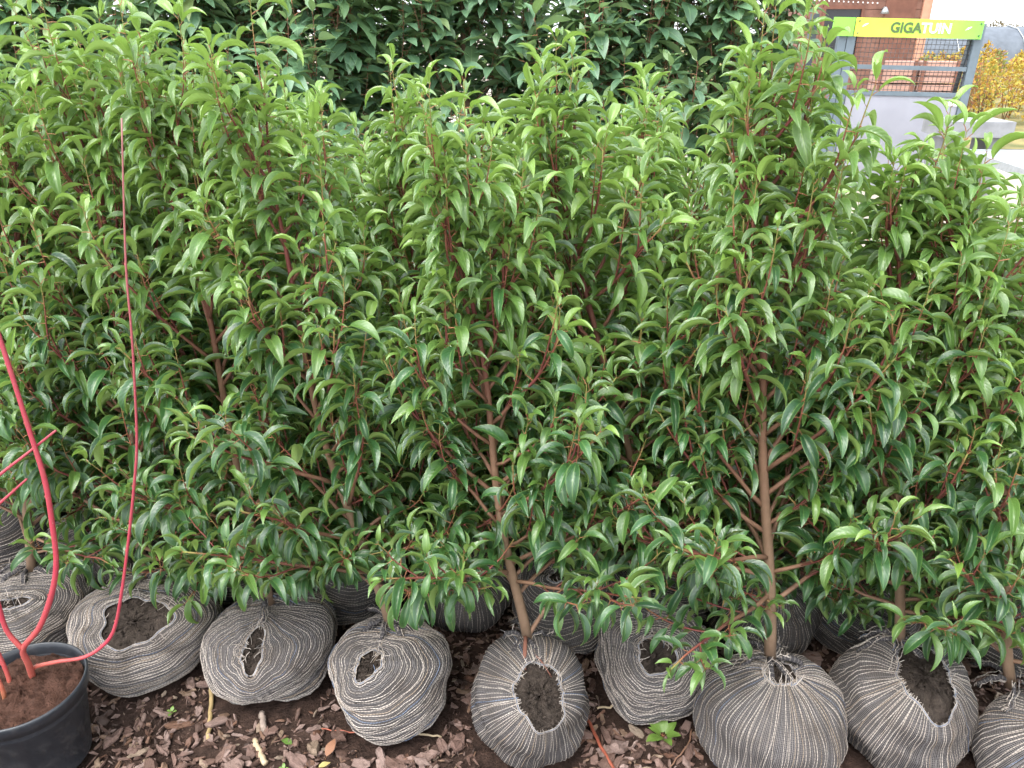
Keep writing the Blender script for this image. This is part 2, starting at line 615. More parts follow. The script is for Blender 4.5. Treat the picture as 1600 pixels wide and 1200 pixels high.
# small leaf flourishes at both ends of the print
for x, z, a in ((.06, .085, .5), (1.05, .075, .5)):
    n = 9
    u = np.linspace(0, 1, n)
    top = np.stack([u * .07, np.zeros(n), .010 * np.sin(np.pi * u)], -1)
    bot = np.stack([u * .07, np.zeros(n), -.006 * np.sin(np.pi * u)], -1)
    rot = np.array([[math.cos(a), 0, -math.sin(a)], [0, 1, 0], [math.sin(a), 0, math.cos(a)]])
    v = np.concatenate([top, bot]) @ rot.T + [x, -.0645, z]
    i = np.arange(n - 1)
    MB().add(v, np.stack([i, i + n, i + n + 1, i + 1], -1)).build('sign_flourish', M['white'], sb)
for z in (1.19, .95):
    MB().box((.045, -.03, z - .02), (1.17, .0, z + .02)).build('rail', M['steel'], st, smooth=False)
mb = MB()
for x in np.arange(.07, 1.17, .042):
    mb.tube([(x, -.012, .97), (x, -.012, 1.47)], .0026, 4)
for z in np.arange(.985, 1.47, .042):
    mb.tube([(.045, -.017, z), (1.17, -.017, z)], .0026, 4)
mb.build('wire_panel', M['wire'], st)
mb = MB()
for x in np.arange(-.245, -.13, .042):
    mb.tube([(x, .1, .97), (x, .1, 1.47)], .0026, 4)
for z in np.arange(.985, 1.47, .042):
    mb.tube([(-.26, .095, z), (-.132, .095, z)], .0026, 4)
mb.build('wire_panel', M['wire'], st)
MB().box((.046, -.02, .02), (1.169, .012, .929)).build('board_panel', M['panel'], st, smooth=False)
MB().box((-.258, .08, .02), (-.132, .11, .94)).build('board_panel', M['panel'], st, smooth=False)
MB().box((1.075, -.026, .845), (1.165, -.0215, .90)).build('price_card', M['white'], st, smooth=False)
MB().tube([(1.13, .03, .95), (1.165, .03, 1.46)], .022, 6).build('brace', M['steel_dark'], st)

# timber kiosk
ki = thing('timber_kiosk', 'red-brown boarded timber kiosk standing behind the green sign board', 'kiosk', (6.02, 18.0, 0))
for i in range(19):
    z = .03 + i * .158
    if 1.0 < z + .08 < 1.98:
        MB().box((.02, .0, z), (.42, .045, z + .15)).build('plank', M['wood'], ki, smooth=False)
        MB().box((1.24, .0, z), (2.56, .045, z + .15)).build('plank', M['wood'], ki, smooth=False)
    else:
        MB().box((.02, .0, z), (2.56, .045, z + .15)).build('plank', M['wood'], ki, smooth=False)
    MB().box((-.01, .06, z), (.03, 2.6, z + .15)).build('plank', M['wood'], ki, smooth=False)
MB().box((.05, .05, 0), (2.5, 2.6, 3.0)).build('inner_wall', M['wood_dark'], ki, smooth=False)
wdw = MB().box((.42, .01, .98), (1.24, .048, 1.97)).build('window', M['void'], ki, smooth=False)
for lo, hi in (((.40, -.03, .95), (.46, .0, 2.0)), ((1.20, -.03, .95), (1.26, .0, 2.0)), ((.46, -.03, 1.93), (1.20, .0, 2.0)), ((.46, -.03, .95), (1.20, .0, 1.01))):
    MB().box(lo, hi).build('window_frame', M['wood_dark'], wdw, smooth=False)
dr_ = MB().box((1.68, -.02, .05), (2.32, -.003, 2.25)).build('door', M['wood_dark'], ki, smooth=False)
MB().tube([(1.75, -.06, 1.05), (1.75, -.02, 1.05)], .03, 8).build('door_handle', M['zinc'], dr_)
MB().box((2.44, -.06, 0), (2.62, -.004, 3.0)).build('corner_post', plain('pale_trim', (0.46, 0.24, 0.16), .6, .15, 6, .1), ki, smooth=False)
MB().add([(-.3, -.4, 2.95), (2.9, -.4, 2.95), (2.9, 3.0, 2.95), (-.3, 3.0, 2.95), (-.3, 1.3, 3.9), (2.9, 1.3, 3.9)], [(0, 1, 5, 4), (2, 3, 4, 5), (0, 3, 2, 1)], [(1, 2, 5), (3, 0, 4)]).build('roof', M['steel_dark'], ki, smooth=False)
for i in range(15):
    x = .1 + i * .1
    MB().tube([(x, -.03, 2.09 - .004 * i), (x, -.012, 2.095 - .004 * i), (x, .005, 2.1 - .004 * i)], [.012, .018, .008], 8).build('fairy_bulb', M['white'], ki)
lm = MB().tube([(1.62, .0, 1.93), (1.62, -.10, 1.96), (1.62, -.16, 1.92)], .015, 6).build('wall_lamp', M['zinc'], ki)
MB().tube([(1.62, -.16, 1.97), (1.62, -.16, 1.93), (1.62, -.16, 1.84)], [.02, .05, .09], 10).build('lamp_shade', M['zinc'], lm)
MB().box((-.6, -.9, 0), (3.2, -.05, .12)).build('plinth', M['concrete'], ki, smooth=False)

# stacked pallets before the kiosk
pa = thing('pallet_stack', 'stacked pinkish timber crates seen through the wire panels of the stand', 'crates', (6.15, 14.2, 0), rot=(0, 0, R(-8)))
for lay in range(3):
    for cx_ in (0.0, .66):
        for k in range(3):
            MB().box((cx_, 0, lay * .36 + k * .115), (cx_ + .62, .5, lay * .36 + k * .115 + .10)).build('slat', M['crate'], pa, smooth=False)
        for px_ in (.02, .55):
            MB().box((cx_ + px_, -.02, lay * .36), (cx_ + px_ + .05, -.003, lay * .36 + .345)).build('corner_batten', M['wood_dark'], pa, smooth=False)
# concrete slab on trestle, steel table
tb = thing('slab_table', 'thick pale concrete slab lying on low block legs beside the stand', 'table', (3.96, 7.35, 0), rot=(0, 0, R(-4)))
MB().box((-.20, -.22, .66), (.40, .22, .79)).build('slab', M['concrete'], tb, smooth=False)
for x in (-.14, .24):
    MB().box((x, -.17, 0), (x + .1, .17, .66)).build('leg', M['concrete'], tb, smooth=False)
tb = thing('steel_table', 'galvanised nursery table with slatted mesh top at the right edge', 'table', (4.4, 6.0, 0), rot=(0, 0, R(-6)))
for lo, hi in (((-.72, -.62, .56), (.72, -.58, .62)), ((-.72, .58, .56), (.72, .62, .62)), ((-.76, -.62, .56), (-.72, .62, .62)), ((.72, -.62, .56), (.76, .62, .62))):
    MB().box(lo, hi).build('edge_rail', M['zinc'], tb, smooth=False)
for i in range(26):
    y = -.56 + i * .0445
    MB().box((-.72, y, .60), (.72, y + .022, .613)).build('slat', M['zinc'], tb, smooth=False)
mb = MB()
for x in np.arange(-.70, .71, .07):
    mb.box((x, -.58, .585), (x + .012, .58, .599))
mb.build('cross_wires', M['zinc'], tb, smooth=False)
for x in (-.70, .66):
    for y in (-.58, .54):
        MB().box((x, y, 0), (x + .04, y + .04, .56)).build('leg', M['zinc'], tb, smooth=False)

# grey concrete panel wall behind the tall laurels
wl = thing('panel_wall', 'grey concrete panel wall glimpsed through the tall laurels', 'wall', (-6.4, 7.2, 0))
for i in range(4):
    MB().box((i * 1.5 - .06, -.07, 0), (i * 1.5 + .06, .07, 1.62)).build('post', M['concrete'], wl, smooth=False)
    if i < 3:
        for k in range(4):
            MB().box((i * 1.5 + .06, -.03, k * .39), (i * 1.5 + 1.44, .03, k * .39 + .38)).build('panel', M['wallgrey'], wl, smooth=False)

# field with autumn shrubs, tunnels and trees beyond
t = NT('field_soil')
n_ = t.noise(2.0, 8, .6)
fm = t.pbr(t.ramp(n_, [(.3, (.11, .12, .05)), (.55, (.22, .19, .09)), (.75, (.33, .25, .10))]), .95, t.bump(t.noise(40, 5), .8, .03), .1)
fo = MB().add([(5.6, 11.5, -.012), (300, 11.5, -.012), (300, 500, -.012), (5.6, 500, -.012)], [(0, 1, 2, 3)]).build('field', fm, kind='structure')
fo['label'] = 'open field with thin grass and fallen leaves'
t = NT('autumn_leaf')
c_ = t.ramp(t.rnd(), [(0, (.17, .23, .07)), (.25, (.33, .34, .09)), (.5, (.48, .38, .06)), (.72, (.46, .27, .05)), (.85, (.38, .16, .09)), (1, (.17, .25, .08))])
p_ = t.pbr(c_, .6, None, .3, done=False)
tr_ = t.n('ShaderNodeBsdfTranslucent', Color=c_)
mx_ = t.n('ShaderNodeMixShader', Fac=.35)
t.t.links.new(p_, mx_.inputs[1])
t.t.links.new(tr_.outputs[0], mx_.inputs[2])
t.t.links.new(mx_.outputs[0], t.out.inputs['Surface'])
r_ = np.random.default_rng(77)
mb, ms = MB(), MB()
for row, yy in enumerate((14.6, 15.8, 17.2, 18.8)):
    for x0 in np.arange(7.45 + .4 * row, 16.5, .42):
        if yy > 17.5 and x0 < 9.3:
            continue
        hh = r_.uniform(.85, 1.12) + .05 * row
        bx0, by0 = x0 + r_.normal(0, .05), yy + r_.normal(0, .1)
        tone = r_.random()
        for s_ in range(5):
            a_ = r_.uniform(0, 6.28)
            tip_ = np.array([bx0 + .22 * math.cos(a_), by0 + .22 * math.sin(a_), hh * r_.uniform(.8, 1)])
            ms.tube([(bx0, by0, -.012), (np.array([bx0, by0, 0]) + tip_) / 2 + [0, 0, .05], tip_], [.009, .006, .003], 4, age=.3)
        n = 330
        zz_ = hh * r_.random(n) ** .62
        rr_ = .30 * np.sqrt(r_.random(n)) * np.sin(np.pi * np.clip(zz_ / hh * .75 + .2, 0, 1))
        aa = r_.uniform(0, 6.28, n)
        P = np.stack([bx0 + rr_ * np.cos(aa), by0 + rr_ * np.sin(aa), zz_ + .03], -1)
        d = nrm(r_.normal(0, 1, (n, 3)))
        e = nrm(np.cross(d, r_.normal(0, 1, (n, 3))))
        L = r_.uniform(.026, .050, n)[:, None]
        Q = np.stack([P, P + d * L + e * L * .5, P + 2 * d * L, P + d * L - e * L * .5], 1)
        mb.add(Q.reshape(-1, 3), np.arange(n * 4).reshape(-1, 4), rnd=np.repeat((tone * .5 + .5 * r_.random(n)) % 1, 4))
au = mb.build('autumn_shrubbery', t.m, kind='stuff')
au['label'] = 'rows of yellow and orange autumn shrubs in the field'
AUTUMN_STEMS = (ms, au)
tn = plain('shade_net', (0.10, 0.115, 0.14), .7, .2, 3, .1)
for k in range(3):
    a_ = np.linspace(0, np.pi, 9)
    yv = 40 + k * 9
    xs_ = np.array([17.0, 80.0])
    v = np.array([(x, yv + 1.9 * math.cos(q_), 1.72 * math.sin(q_)) for x in xs_ for q_ in a_])
    i = np.arange(8)
    to = thing('shade_tunnel', ('nearest dark netted tunnel beyond the autumn shrubs', 'middle dark netted tunnel beyond the autumn shrubs', 'farthest dark netted tunnel beyond the autumn shrubs')[k], 'tunnel', (0, 0, 0), 'netted tunnels across the field')
    MB().add(v, np.stack([i, i + 1, i + 10, i + 9], -1)).build('net_cover', tn, to)
    for x in np.arange(17, 60, 3.0):
        MB().tube([(x, yv + 1.94 * math.cos(q_), 1.76 * math.sin(q_)) for q_ in a_], .03, 4).build('hoop', M['zinc'], to)
tl = MB()
r_ = np.random.default_rng(9)
for cxx, cyy, hh in ((84, 150, 3.4), (88, 152, 2.9), (79, 155, 2.4), (95, 150, 2.6), (60, 160, 2.2), (70, 158, 2.3)):
    n = 700
    d = nrm(r_.normal(0, 1, (n, 3))) * r_.random((n, 1)) ** .4
    P = np.array([cxx, cyy, hh * .5]) + d * [2.6, 2.6, hh * .5]
    e1, e2 = nrm(r_.normal(0, 1, (n, 3))) * .22, nrm(r_.normal(0, 1, (n, 3))) * .22
    tl.add(np.stack([P, P + e1, P + e1 + e2, P + e2], 1).reshape(-1, 3), np.arange(n * 4).reshape(-1, 4), rnd=np.repeat(r_.random(n), 4))
to = tl.build('treeline', plain('far_tree', (0.14, 0.11, 0.06), .8, .4, .5, 0), kind='stuff')
to['label'] = 'brownish clump of far trees on the horizon'

# ------------------------------------------------------------------ leaves
def leaf_arrays(kappa, fold, a0, wid, twist, wave, cols=3, rows=8, stalk=3):
    """blade along +X, upper face +Z; arched down by kappa, folded up along the midrib by fold"""
    t = np.linspace(0, 1, rows)
    al = a0 - kappa * t ** 1.15
    dt = np.diff(t)
    am = 0.5 * (al[1:] + al[:-1])
    cx = np.concatenate([[0], np.cumsum(np.cos(am) * dt)])
    cz = np.concatenate([[0], np.cumsum(np.sin(am) * dt)])
    wv = wid * np.maximum(np.sin(np.pi * np.clip(t, 0, 1) ** 0.82), 0) ** 0.85 * (1 - 0.25 * t ** 3)
    wv[0], wv[-1] = wid * 0.10, 0.0025
    ss = np.linspace(-1, 1, cols)
    C = np.stack([cx, np.zeros(rows), cz], -1)
    N = np.stack([-np.sin(al), np.zeros(rows), np.cos(al)], -1)
    Y = np.array([0, 1.0, 0])
    P = []
    for s in ss:
        ps = fold * (1 - 0.28 * abs(s))
        wob = wave * np.sin(t * 13 + (1.3 if s > 0 else 0.0)) * abs(s)
        P.append(C + Y * (s * wv * math.cos(ps))[:, None] + N * (abs(s) * wv * math.sin(ps) + wob * wv)[:, None])
    P = np.stack(P, 1)                                     # rows, cols, 3
    tw = twist * t                                         # twist round the chord
    ct, st = np.cos(tw)[:, None], np.sin(tw)[:, None]
    d = P - C[:, None, :]
    P = C[:, None, :] + np.stack([d[..., 0], d[..., 1] * ct - d[..., 2] * st, d[..., 1] * st + d[..., 2] * ct], -1)
    v = P.reshape(-1, 3)
    i = np.arange(rows - 1)[:, None] * cols + np.arange(cols - 1)[None, :]
    q = np.stack([i, i + cols, i + cols + 1, i + 1], -1).reshape(-1, 4)
    u = np.tile(ss, rows)
    vv = np.repeat(t, cols)
    mq = np.zeros(len(q), int)
    # stalk
    pts = np.array([[-0.19, 0, -0.02], [-0.08, 0, 0.004], [0.02, 0, 0.002]])
    tv, tq, _ = tube(pts if stalk == 3 else pts[::2], [0.016, 0.012, 0.011] if stalk == 3 else [0.015, 0.011], 3, False)
    q = np.concatenate([q, tq + len(v)])
    mq = np.concatenate([mq, np.ones(len(tq), int)])
    u = np.concatenate([u, np.ones(len(tv))])
    vv = np.concatenate([vv, np.zeros(len(tv))])
    v = np.concatenate([v, tv])
    v[:, 0] += 0.19
    return v, q, mq, u, vv


r_ = np.random.default_rng(5)
NV = 12
LP = [(R(r_.uniform(55, 120)), R(r_.uniform(44, 82)), R(r_.uniform(14, 38)), r_.uniform(0.152, 0.205), r_.normal(0, 0.35), r_.uniform(0, 0.12)) for _ in range(NV)]
LP_FLAT = [(R(r_.uniform(15, 60)), R(r_.uniform(8, 30)), R(r_.uniform(5, 15)), r_.uniform(0.19, 0.25), r_.normal(0, 0.3), r_.uniform(0, 0.10)) for _ in range(NV)]
LO = {'leaf': [leaf_arrays(*p, cols=3, rows=6, stalk=2) for p in LP], 'leaf_tree': [leaf_arrays(*p, cols=3, rows=4, stalk=2) for p in LP_FLAT]}
YLEV = (0.0, 0.35, 0.85)
HI = {}
for key, prm in (('leaf', LP), ('leaf_tree', LP_FLAT)):
    for yi, yl in enumerate(YLEV):
        for k, p in enumerate(prm):
            v_, q_, mq_, u_, vv_ = leaf_arrays(*p, cols=5, rows=10)
            HI[key, yi, k] = MB().add(v_, q_, m=mq_, lu=u_, lv=vv_, young=yl, rnd=0.0).mesh('leaf', [M[key], M['petiole']])


class Plant:
    def __init__(s, root, origin, key, cap):
        s.root, s.o, s.key, s.cap = root, np.asarray(origin, float), key, cap
        s.P, s.F, s.S, s.K, s.Yg = [], [], [], [], []

    def leaves(s, path, r, start, spacing, size, young, beta=(50, 82), droop=0.10, tipn=2):
        """alternate leaves in a spiral along a stem path"""
        seg = np.linalg.norm(np.diff(path, axis=0), axis=1)
        cum = np.concatenate([[0], np.cumsum(seg)])
        L = cum[-1]
        n = max(int((L - start) / spacing), 1)
        si = start + (L - start) * (np.arange(n) + r.uniform(-0.25, 0.25, n)) / n
        tipness = np.clip((si - (L - 0.055)) / 0.055, 0, 1)
        if tipn:
            si = np.concatenate([si, np.full(tipn, L)])
            tipness = np.concatenate([tipness, np.full(tipn, 1.0)])
            n += tipn
        si = np.clip(si, 0, L)
        P = np.stack([np.interp(si, cum, path[:, k]) for k in range(3)], -1)
        k = np.clip(np.searchsorted(cum, si) - 1, 0, len(path) - 2)
        T = nrm(path[k + 1] - path[k])
        A = nrm(np.cross(T, np.array([0.31, 0.17, 0.93])))
        B = np.cross(T, A)
        ph = r.uniform(0, 6.28) + np.arange(n) * 2.3998 + r.normal(0, 0.3, n)
        out = A * np.cos(ph)[:, None] + B * np.sin(ph)[:, None]
        out[:, 2] -= 0.38 * (1 - tipness)
        out = nrm(out)
        be = np.radians(r.uniform(beta[0], beta[1], n)) * (1 - 0.38 * tipness)
        d = T * np.cos(be)[:, None] + out * np.sin(be)[:, None]
        d[:, 2] += -droop * (1 - tipness) * r.uniform(0.3, 1.7, n)
        d = nrm(d)
        up = np.array([0, 0, 1.0]) + r.normal(0, 0.22, (n, 3))
        N = nrm(up - (up * d).sum(1, keepdims=True) * d)
        Yv = np.cross(N, d)
        F = np.stack([d, Yv, N], -1)
        S = size * np.clip(r.normal(0.93, 0.17, n), 0.5, 1.3) * (1 - 0.42 * tipness * r.uniform(0.4, 1.2, n))
        yg = np.clip(young + 0.55 * tipness * r.uniform(0.3, 1.1, n) + r.normal(0, 0.10, n), 0, 1)
        kk = r.integers(0, NV, n)
        s.P.append(P); s.F.append(F); s.S.append(S); s.K.append(kk); s.Yg.append(yg)

    def pack(s):
        s.P = np.concatenate(s.P); s.F = np.concatenate(s.F); s.S = np.concatenate(s.S); s.K = np.concatenate(s.K); s.Yg = np.concatenate(s.Yg)

    def emit(s, score):
        """the leaves that show largest become parts, the rest one mass of foliage"""
        order = np.argsort(-score)
        own = order[:s.cap]
        own = own[score[own] >= 9]
        isown = np.zeros(len(score), bool)
        isown[own] = True
        for i in own:
            y = 0 if s.Yg[i] < 0.18 else (1 if s.Yg[i] < 0.6 else 2)
            o = bpy.data.objects.new('leaf', HI[s.key, y, int(s.K[i])])
            col.objects.link(o)
            o.parent = s.root
            m = np.eye(4)
            m[:3, :3] = s.F[i] * s.S[i]
            m[:3, 3] = s.P[i]
            o.matrix_basis = Matrix(m.tolist())
        mb = MB()
        rr = np.random.default_rng(len(score))
        for k in range(NV):
            idx = np.nonzero((s.K == k) & ~isown)[0]
            if not len(idx):
                continue
            v, q, mq, u, vv = LO[s.key][k]
            V = np.einsum('nij,vj->nvi', s.F[idx] * s.S[idx][:, None, None], v) + s.P[idx][:, None, :]
            nv = len(v)
            Q = (q[None] + (np.arange(len(idx)) * nv)[:, None, None]).reshape(-1, 4)
            mb.add(V.reshape(-1, 3), Q, m=np.tile(mq, len(idx)), lu=np.tile(u, len(idx)), lv=np.tile(vv, len(idx)),
                   rnd=np.repeat(rr.random(len(idx)), nv), young=np.repeat(s.Yg[idx], nv))
        mb.build('foliage', [M[s.key], M['petiole']], s.root, kind='stuff')


def branch_path(p0, az, e0, e1, L, r, n=8):
    e = np.radians(np.linspace(e0, e1, n - 1)) + r.normal(0, 0.06, n - 1)
    a = az + np.cumsum(r.normal(0, 0.07, n - 1))
    d = np.stack([np.cos(e) * np.cos(a), np.cos(e) * np.sin(a), np.sin(e)], -1) * (L / (n - 1))
    return np.concatenate([[p0], p0 + np.cumsum(d, axis=0)])


def grow(pl, r, tip, z0, zb, nb, spread, shoots, size, spacing=0.0175, rad=0.0125, young_lit_lo=0.02, young_lit_hi=0.45, erect=0.0, bow=0.0, bark=1.0, thin=1.0, part=0.0, fpow=1.2, low=False):
    """one laurel: leader, ascending branches with side shoots, leaves"""
    tip = tip.copy()
    tip[2] -= 0.09
    H = tip[2]
    n = 16
    t = np.linspace(0, 1, n)
    tr = np.stack([tip[0] * t + bow * np.sin(np.pi * t) + 0.008 * np.sin(t * 9 + r.uniform(0, 6)), tip[1] * t + 0.008 * np.sin(t * 8 + r.uniform(0, 6)), z0 + (H - z0) * t], -1)
    mb = MB()
    mb.tube(tr, rad * (1 - 0.86 * t ** 1.1), 9, age=np.clip(t * 1.15 - 0.25, 0, 1) * bark)
    # knuckles where limbs leave the trunk
    mb.build('trunk', M['stem'], pl.root)
    pl.leaves(tr[-5:], r, 0.02, spacing * 0.9, size, young_lit_hi)
    for b in range(nb):
        f = (b + r.uniform(0.1, 0.9)) / nb
        f = f ** fpow
        z = zb + (H * 0.95 - zb) * f
        p0 = np.array([np.interp(z, tr[:, 2], tr[:, k]) for k in range(3)])
        az = b * 2.39996 + r.normal(0, 0.35)
        L = spread * ((1 - f) ** 0.6 * 0.85 + 0.24) * r.uniform(0.75, 1.2)
        u = min(f / 0.22, 1.0)
        e0 = 4 + 32 * u * u * (3 - 2 * u) + 26 * f + r.normal(0, 7) + erect
        e1 = min(e0 + r.uniform(4, 26), 84)
        pt_ = max(part, 1.0) if (low and f < 0.16) else part
        if low and f < 0.16:
            e0 += 8
        if pt_:
            da = (az + math.pi / 2 + math.pi) % (2 * math.pi) - math.pi      # leave the trunk in view between limbs
            if abs(da) < pt_:
                az += (1 if da >= 0 else -1) * (pt_ - abs(da)) * 0.9
        path = branch_path(p0, az, e0, e1, L, r)
        path[:, 2] = np.maximum(path[:, 2], z0 + 0.05)
        yg = young_lit_lo + (young_lit_hi - young_lit_lo) * np.clip((f - 0.25) / 0.7, 0, 1)  # yellower towards the top: younger leaves and painted-in top light together
        mb = MB()
        rb = rad * thin * 0.42 * (0.5 + L / spread * 0.5)
        tt = np.linspace(0, 1, len(path))
        ag = 0.18 + 0.35 * f
        mb.tube(path, rb * (1 - 0.72 * tt), 5, age=np.clip(ag + (1 - ag) * tt ** 1.6, 0, 1) * bark)
        pl.leaves(path, r, L * 0.34, spacing, size, yg)
        ns = int(shoots * (0.5 + 0.6 * (1 - f)) + r.random())
        for s in range(ns):
            g_ = (s + r.uniform(0.2, 0.8)) / ns * 0.68 + 0.16
            k = g_ * (len(path) - 1)
            i = int(k)
            q0 = path[i] + (path[i + 1] - path[i]) * (k - i)
            d = path[i + 1] - path[i]
            baz = math.atan2(d[1], d[0]) + (1 if s % 2 else -1) * R(r.uniform(20, 62))
            bel = math.degrees(math.asin(np.clip(d[2] / np.linalg.norm(d), -1, 1)))
            Ls = spread * r.uniform(0.30, 0.66) * (1.15 - 0.45 * g_)
            sp = branch_path(q0, baz, bel + r.uniform(-8, 18), min(bel + r.uniform(20, 45), 88), Ls, r, 6)
            mb.tube(sp, rb * 0.52 * np.linspace(1, 0.4, 6), 3, cap=False, age=np.clip(np.linspace(0.45, 1.0, 6) + 0.1 * f, 0, 1) * bark)
            pl.leaves(sp, r, Ls * 0.15, spacing, size * 0.97, yg, tipn=2)
        mb.build('branch', M['stem'], pl.root)


# ------------------------------------------------------------------ root balls
def arc(P):
    return np.concatenate([[0], np.cumsum(np.linalg.norm(np.diff(P, axis=0), axis=1))])


def make_ball(parent, c, a, b, mode, pole, op, seed, lod=1.0, knot=True, taper=0.0):
    """netted root ball: soil core, netting with an opening, yarns laid along the cloth, tied ends"""
    r = np.random.default_rng(seed)
    a, b = a * 0.94, b * 0.96
    w_ = nrm(np.asarray(pole, float))
    u_ = nrm(np.cross([0, 0, 1.0], w_))
    v_ = np.cross(w_, u_)
    ks = r.normal(0, 1.0, (12, 3)) * np.repeat([1.8, 3.5, 7.0, 13.0], 3)[:, None]
    ph = r.uniform(0, 6.28, 12)
    am = np.repeat([0.036, 0.026, 0.015, 0.007], 3)

    def surf(d, s=1.0):
        L = 1 + (am * np.sin(d @ ks.T + ph)).sum(-1)
        th_ = np.arccos(np.clip(d @ w_, -1, 1))
        fi_ = np.arctan2(d @ v_, d @ u_)
        L = L + 0.017 * np.sin((9 if mode == 'ring' else 15) * fi_ + ph[0] + 1.5 * np.sin(2 * fi_ + ph[1])) * np.exp(-(th_ / 1.0) ** 2) * np.minimum(th_ / 0.35, 1)
        dz = d[..., 2]
        h = np.sqrt(np.maximum(1 - dz ** 2, 1e-6))
        e = 2.45
        k = (np.abs(dz) ** e + h ** e) ** (-1 / e)         # slightly boxy section
        p = d * (k * L)[..., None] * np.array([a, a, b]) * s
        p[..., :2] *= (1 + taper * dz)[..., None]
        low = -b * 0.9
        p[..., 2] = np.where(p[..., 2] < low, low + (p[..., 2] - low) * 0.15, p[..., 2])
        return p

    def dr(th, f):
        th, f = np.broadcast_arrays(th, f)
        return w_ * np.cos(th)[..., None] + np.sin(th)[..., None] * (u_ * np.cos(f)[..., None] + v_ * np.sin(f)[..., None])

    p1, p2 = r.uniform(0, 6.28, 2)

    def th_open(f):
        o = 1 / np.sqrt((np.cos(f) / op[0]) ** 2 + (np.sin(f) / op[1]) ** 2)
        return o * (1 + 0.08 * np.sin(3 * f + p1) + 0.05 * np.sin(7 * f + p2))

    def th_end(f):
        if mode == 'ring':
            return 2.75 - 1.05 * np.maximum(np.sin(f), 0) ** 2
        return np.full_like(f, 2.75)

    base = np.asarray(c, float) + [0, 0, b * 0.92]
    # soil core
    nf, nt = int(48 * lod), int(30 * lod)
    f, t = np.meshgrid(np.linspace(0, 2 * np.pi, nf, endpoint=False), np.linspace(0.02, np.pi - 0.02, nt))
    d = dr(t, f)
    P = surf(d, 0.955)
    lump = 1 + 0.030 * r.standard_normal(t.shape)
    inside = t < th_open(f) * 1.02
    P = P * (np.where(inside, lump * (0.975 - 0.05 * (1 - t / np.maximum(th_open(f), 1e-3))), 0.99))[..., None]
    i = np.arange(nt - 1)[:, None] * nf + np.arange(nf)[None, :]
    i2 = np.arange(nt - 1)[:, None] * nf + (np.arange(nf)[None, :] + 1) % nf
    q = np.stack([i, i + nf, i2 + nf, i2], -1).reshape(-1, 4)
    core = MB().add(P.reshape(-1, 3), q).build('root_ball', M['soil'], parent, base)
    mc = MB()
    for k in range(int(90 * lod)):
        fr_ = np.array(r.uniform(0, 2 * np.pi))
        t0 = th_open(fr_) * math.sqrt(r.random()) * 0.95
        sz = 0.002 + 0.0095 * r.random() ** 2.5
        cv, cq, ct_ = CHL[int(r.integers(14))]
        mc.add(cv * [sz, sz * .8, sz * 1.6] @ rand_rot(r, 1.0).T + surf(dr(t0, fr_), 0.925), cq, ct_)
    mc.build('soil_crumbs', M['soil'], core, smooth=False, kind='stuff')
    # netting
    nf, nt = int(80 * lod), int(36 * lod)
    f, s = np.meshgrid(np.linspace(0, 2 * np.pi, nf, endpoint=False), np.linspace(0, 1, nt))
    t = th_open(f) + (3.05 - th_open(f)) * s
    P = surf(dr(t, f))
    i = np.arange(nt - 1)[:, None] * nf + np.arange(nf)[None, :]
    i2 = np.arange(nt - 1)[:, None] * nf + (np.arange(nf)[None, :] + 1) % nf
    q = np.stack([i, i + nf, i2 + nf, i2], -1).reshape(-1, 4)
    gr = t * a / 0.0034
    # keep the round coordinate continuous: distance round the ball, mirrored behind
    gf = np.abs(((f / np.pi + 0.5) % 2) - 1) * np.pi * a / 0.0034
    MB().add(P.reshape(-1, 3), q, ga=(gr if mode == 'ring' else gf).ravel(), gb=(gf if mode == 'ring' else gr).ravel() * 0.8).build('netting', M['net'], core)
    # yarns
    mb = MB()
    yr = 0.00098
    if mode == 'ring':
        n = int(2.45 * a / 0.0070 * (0.45 + 0.55 * lod))
        m = int(76 * lod)
        for k in range(n):
            sk = (k + 0.15 + r.normal(0, 0.12)) / n
            span = r.uniform(0.0, 0.3)
            f = np.linspace(-np.pi * 1.5, np.pi * 0.5, m)
            t = th_open(f) + (th_end(f) - th_open(f)) * sk
            x0, x1, x2 = r.uniform(0, 6.28, 3)
            t = t + 0.010 * np.sin(2 * f + x0) + 0.006 * np.sin(9 * f + x1) + 0.003 * np.sin(23 * f + x2)
            P = surf(dr(t, f), 1.0) + nrm(dr(t, f)) * (0.0006 + 0.0009 * np.sin(17 * f + x0))[..., None]
            mb.tube(P, yr * r.uniform(0.7, 1.3), 3, cap=False, rnd=r.random(), along=arc(P))
    else:
        n = int(2 * np.pi * a / 0.0080 * (0.45 + 0.55 * lod))
        m = int(34 * lod)
        for k in range(n):
            f0 = (k + r.normal(0, 0.16)) / n * 2 * np.pi
            s = np.linspace(-0.02 * r.random(), 0.92, m)
            x0, x1, x2 = r.uniform(0, 6.28, 3)
            f = f0 + 0.020 * np.sin(5 * s + x0) + 0.010 * np.sin(17 * s + x1)
            t = th_open(f) + (3.0 - th_open(f)) * s
            P = surf(dr(t, f), 1.0) + nrm(dr(t, f)) * (0.0006 + 0.0009 * np.sin(31 * s + x0))[..., None]
            mb.tube(P, yr * r.uniform(0.7, 1.3), 3, cap=False, rnd=r.random(), along=arc(P))
    # selvedge round the opening and frayed ends
    f = np.linspace(0, 2 * np.pi, 80)
    for k, rv in ((0.0, 0.99), (0.012, 0.96), (0.024, 0.3)):
        t = th_open(f) + k
        mb.tube(surf(dr(t, f), 1.006), 0.0011, 3, cap=False, rnd=rv)
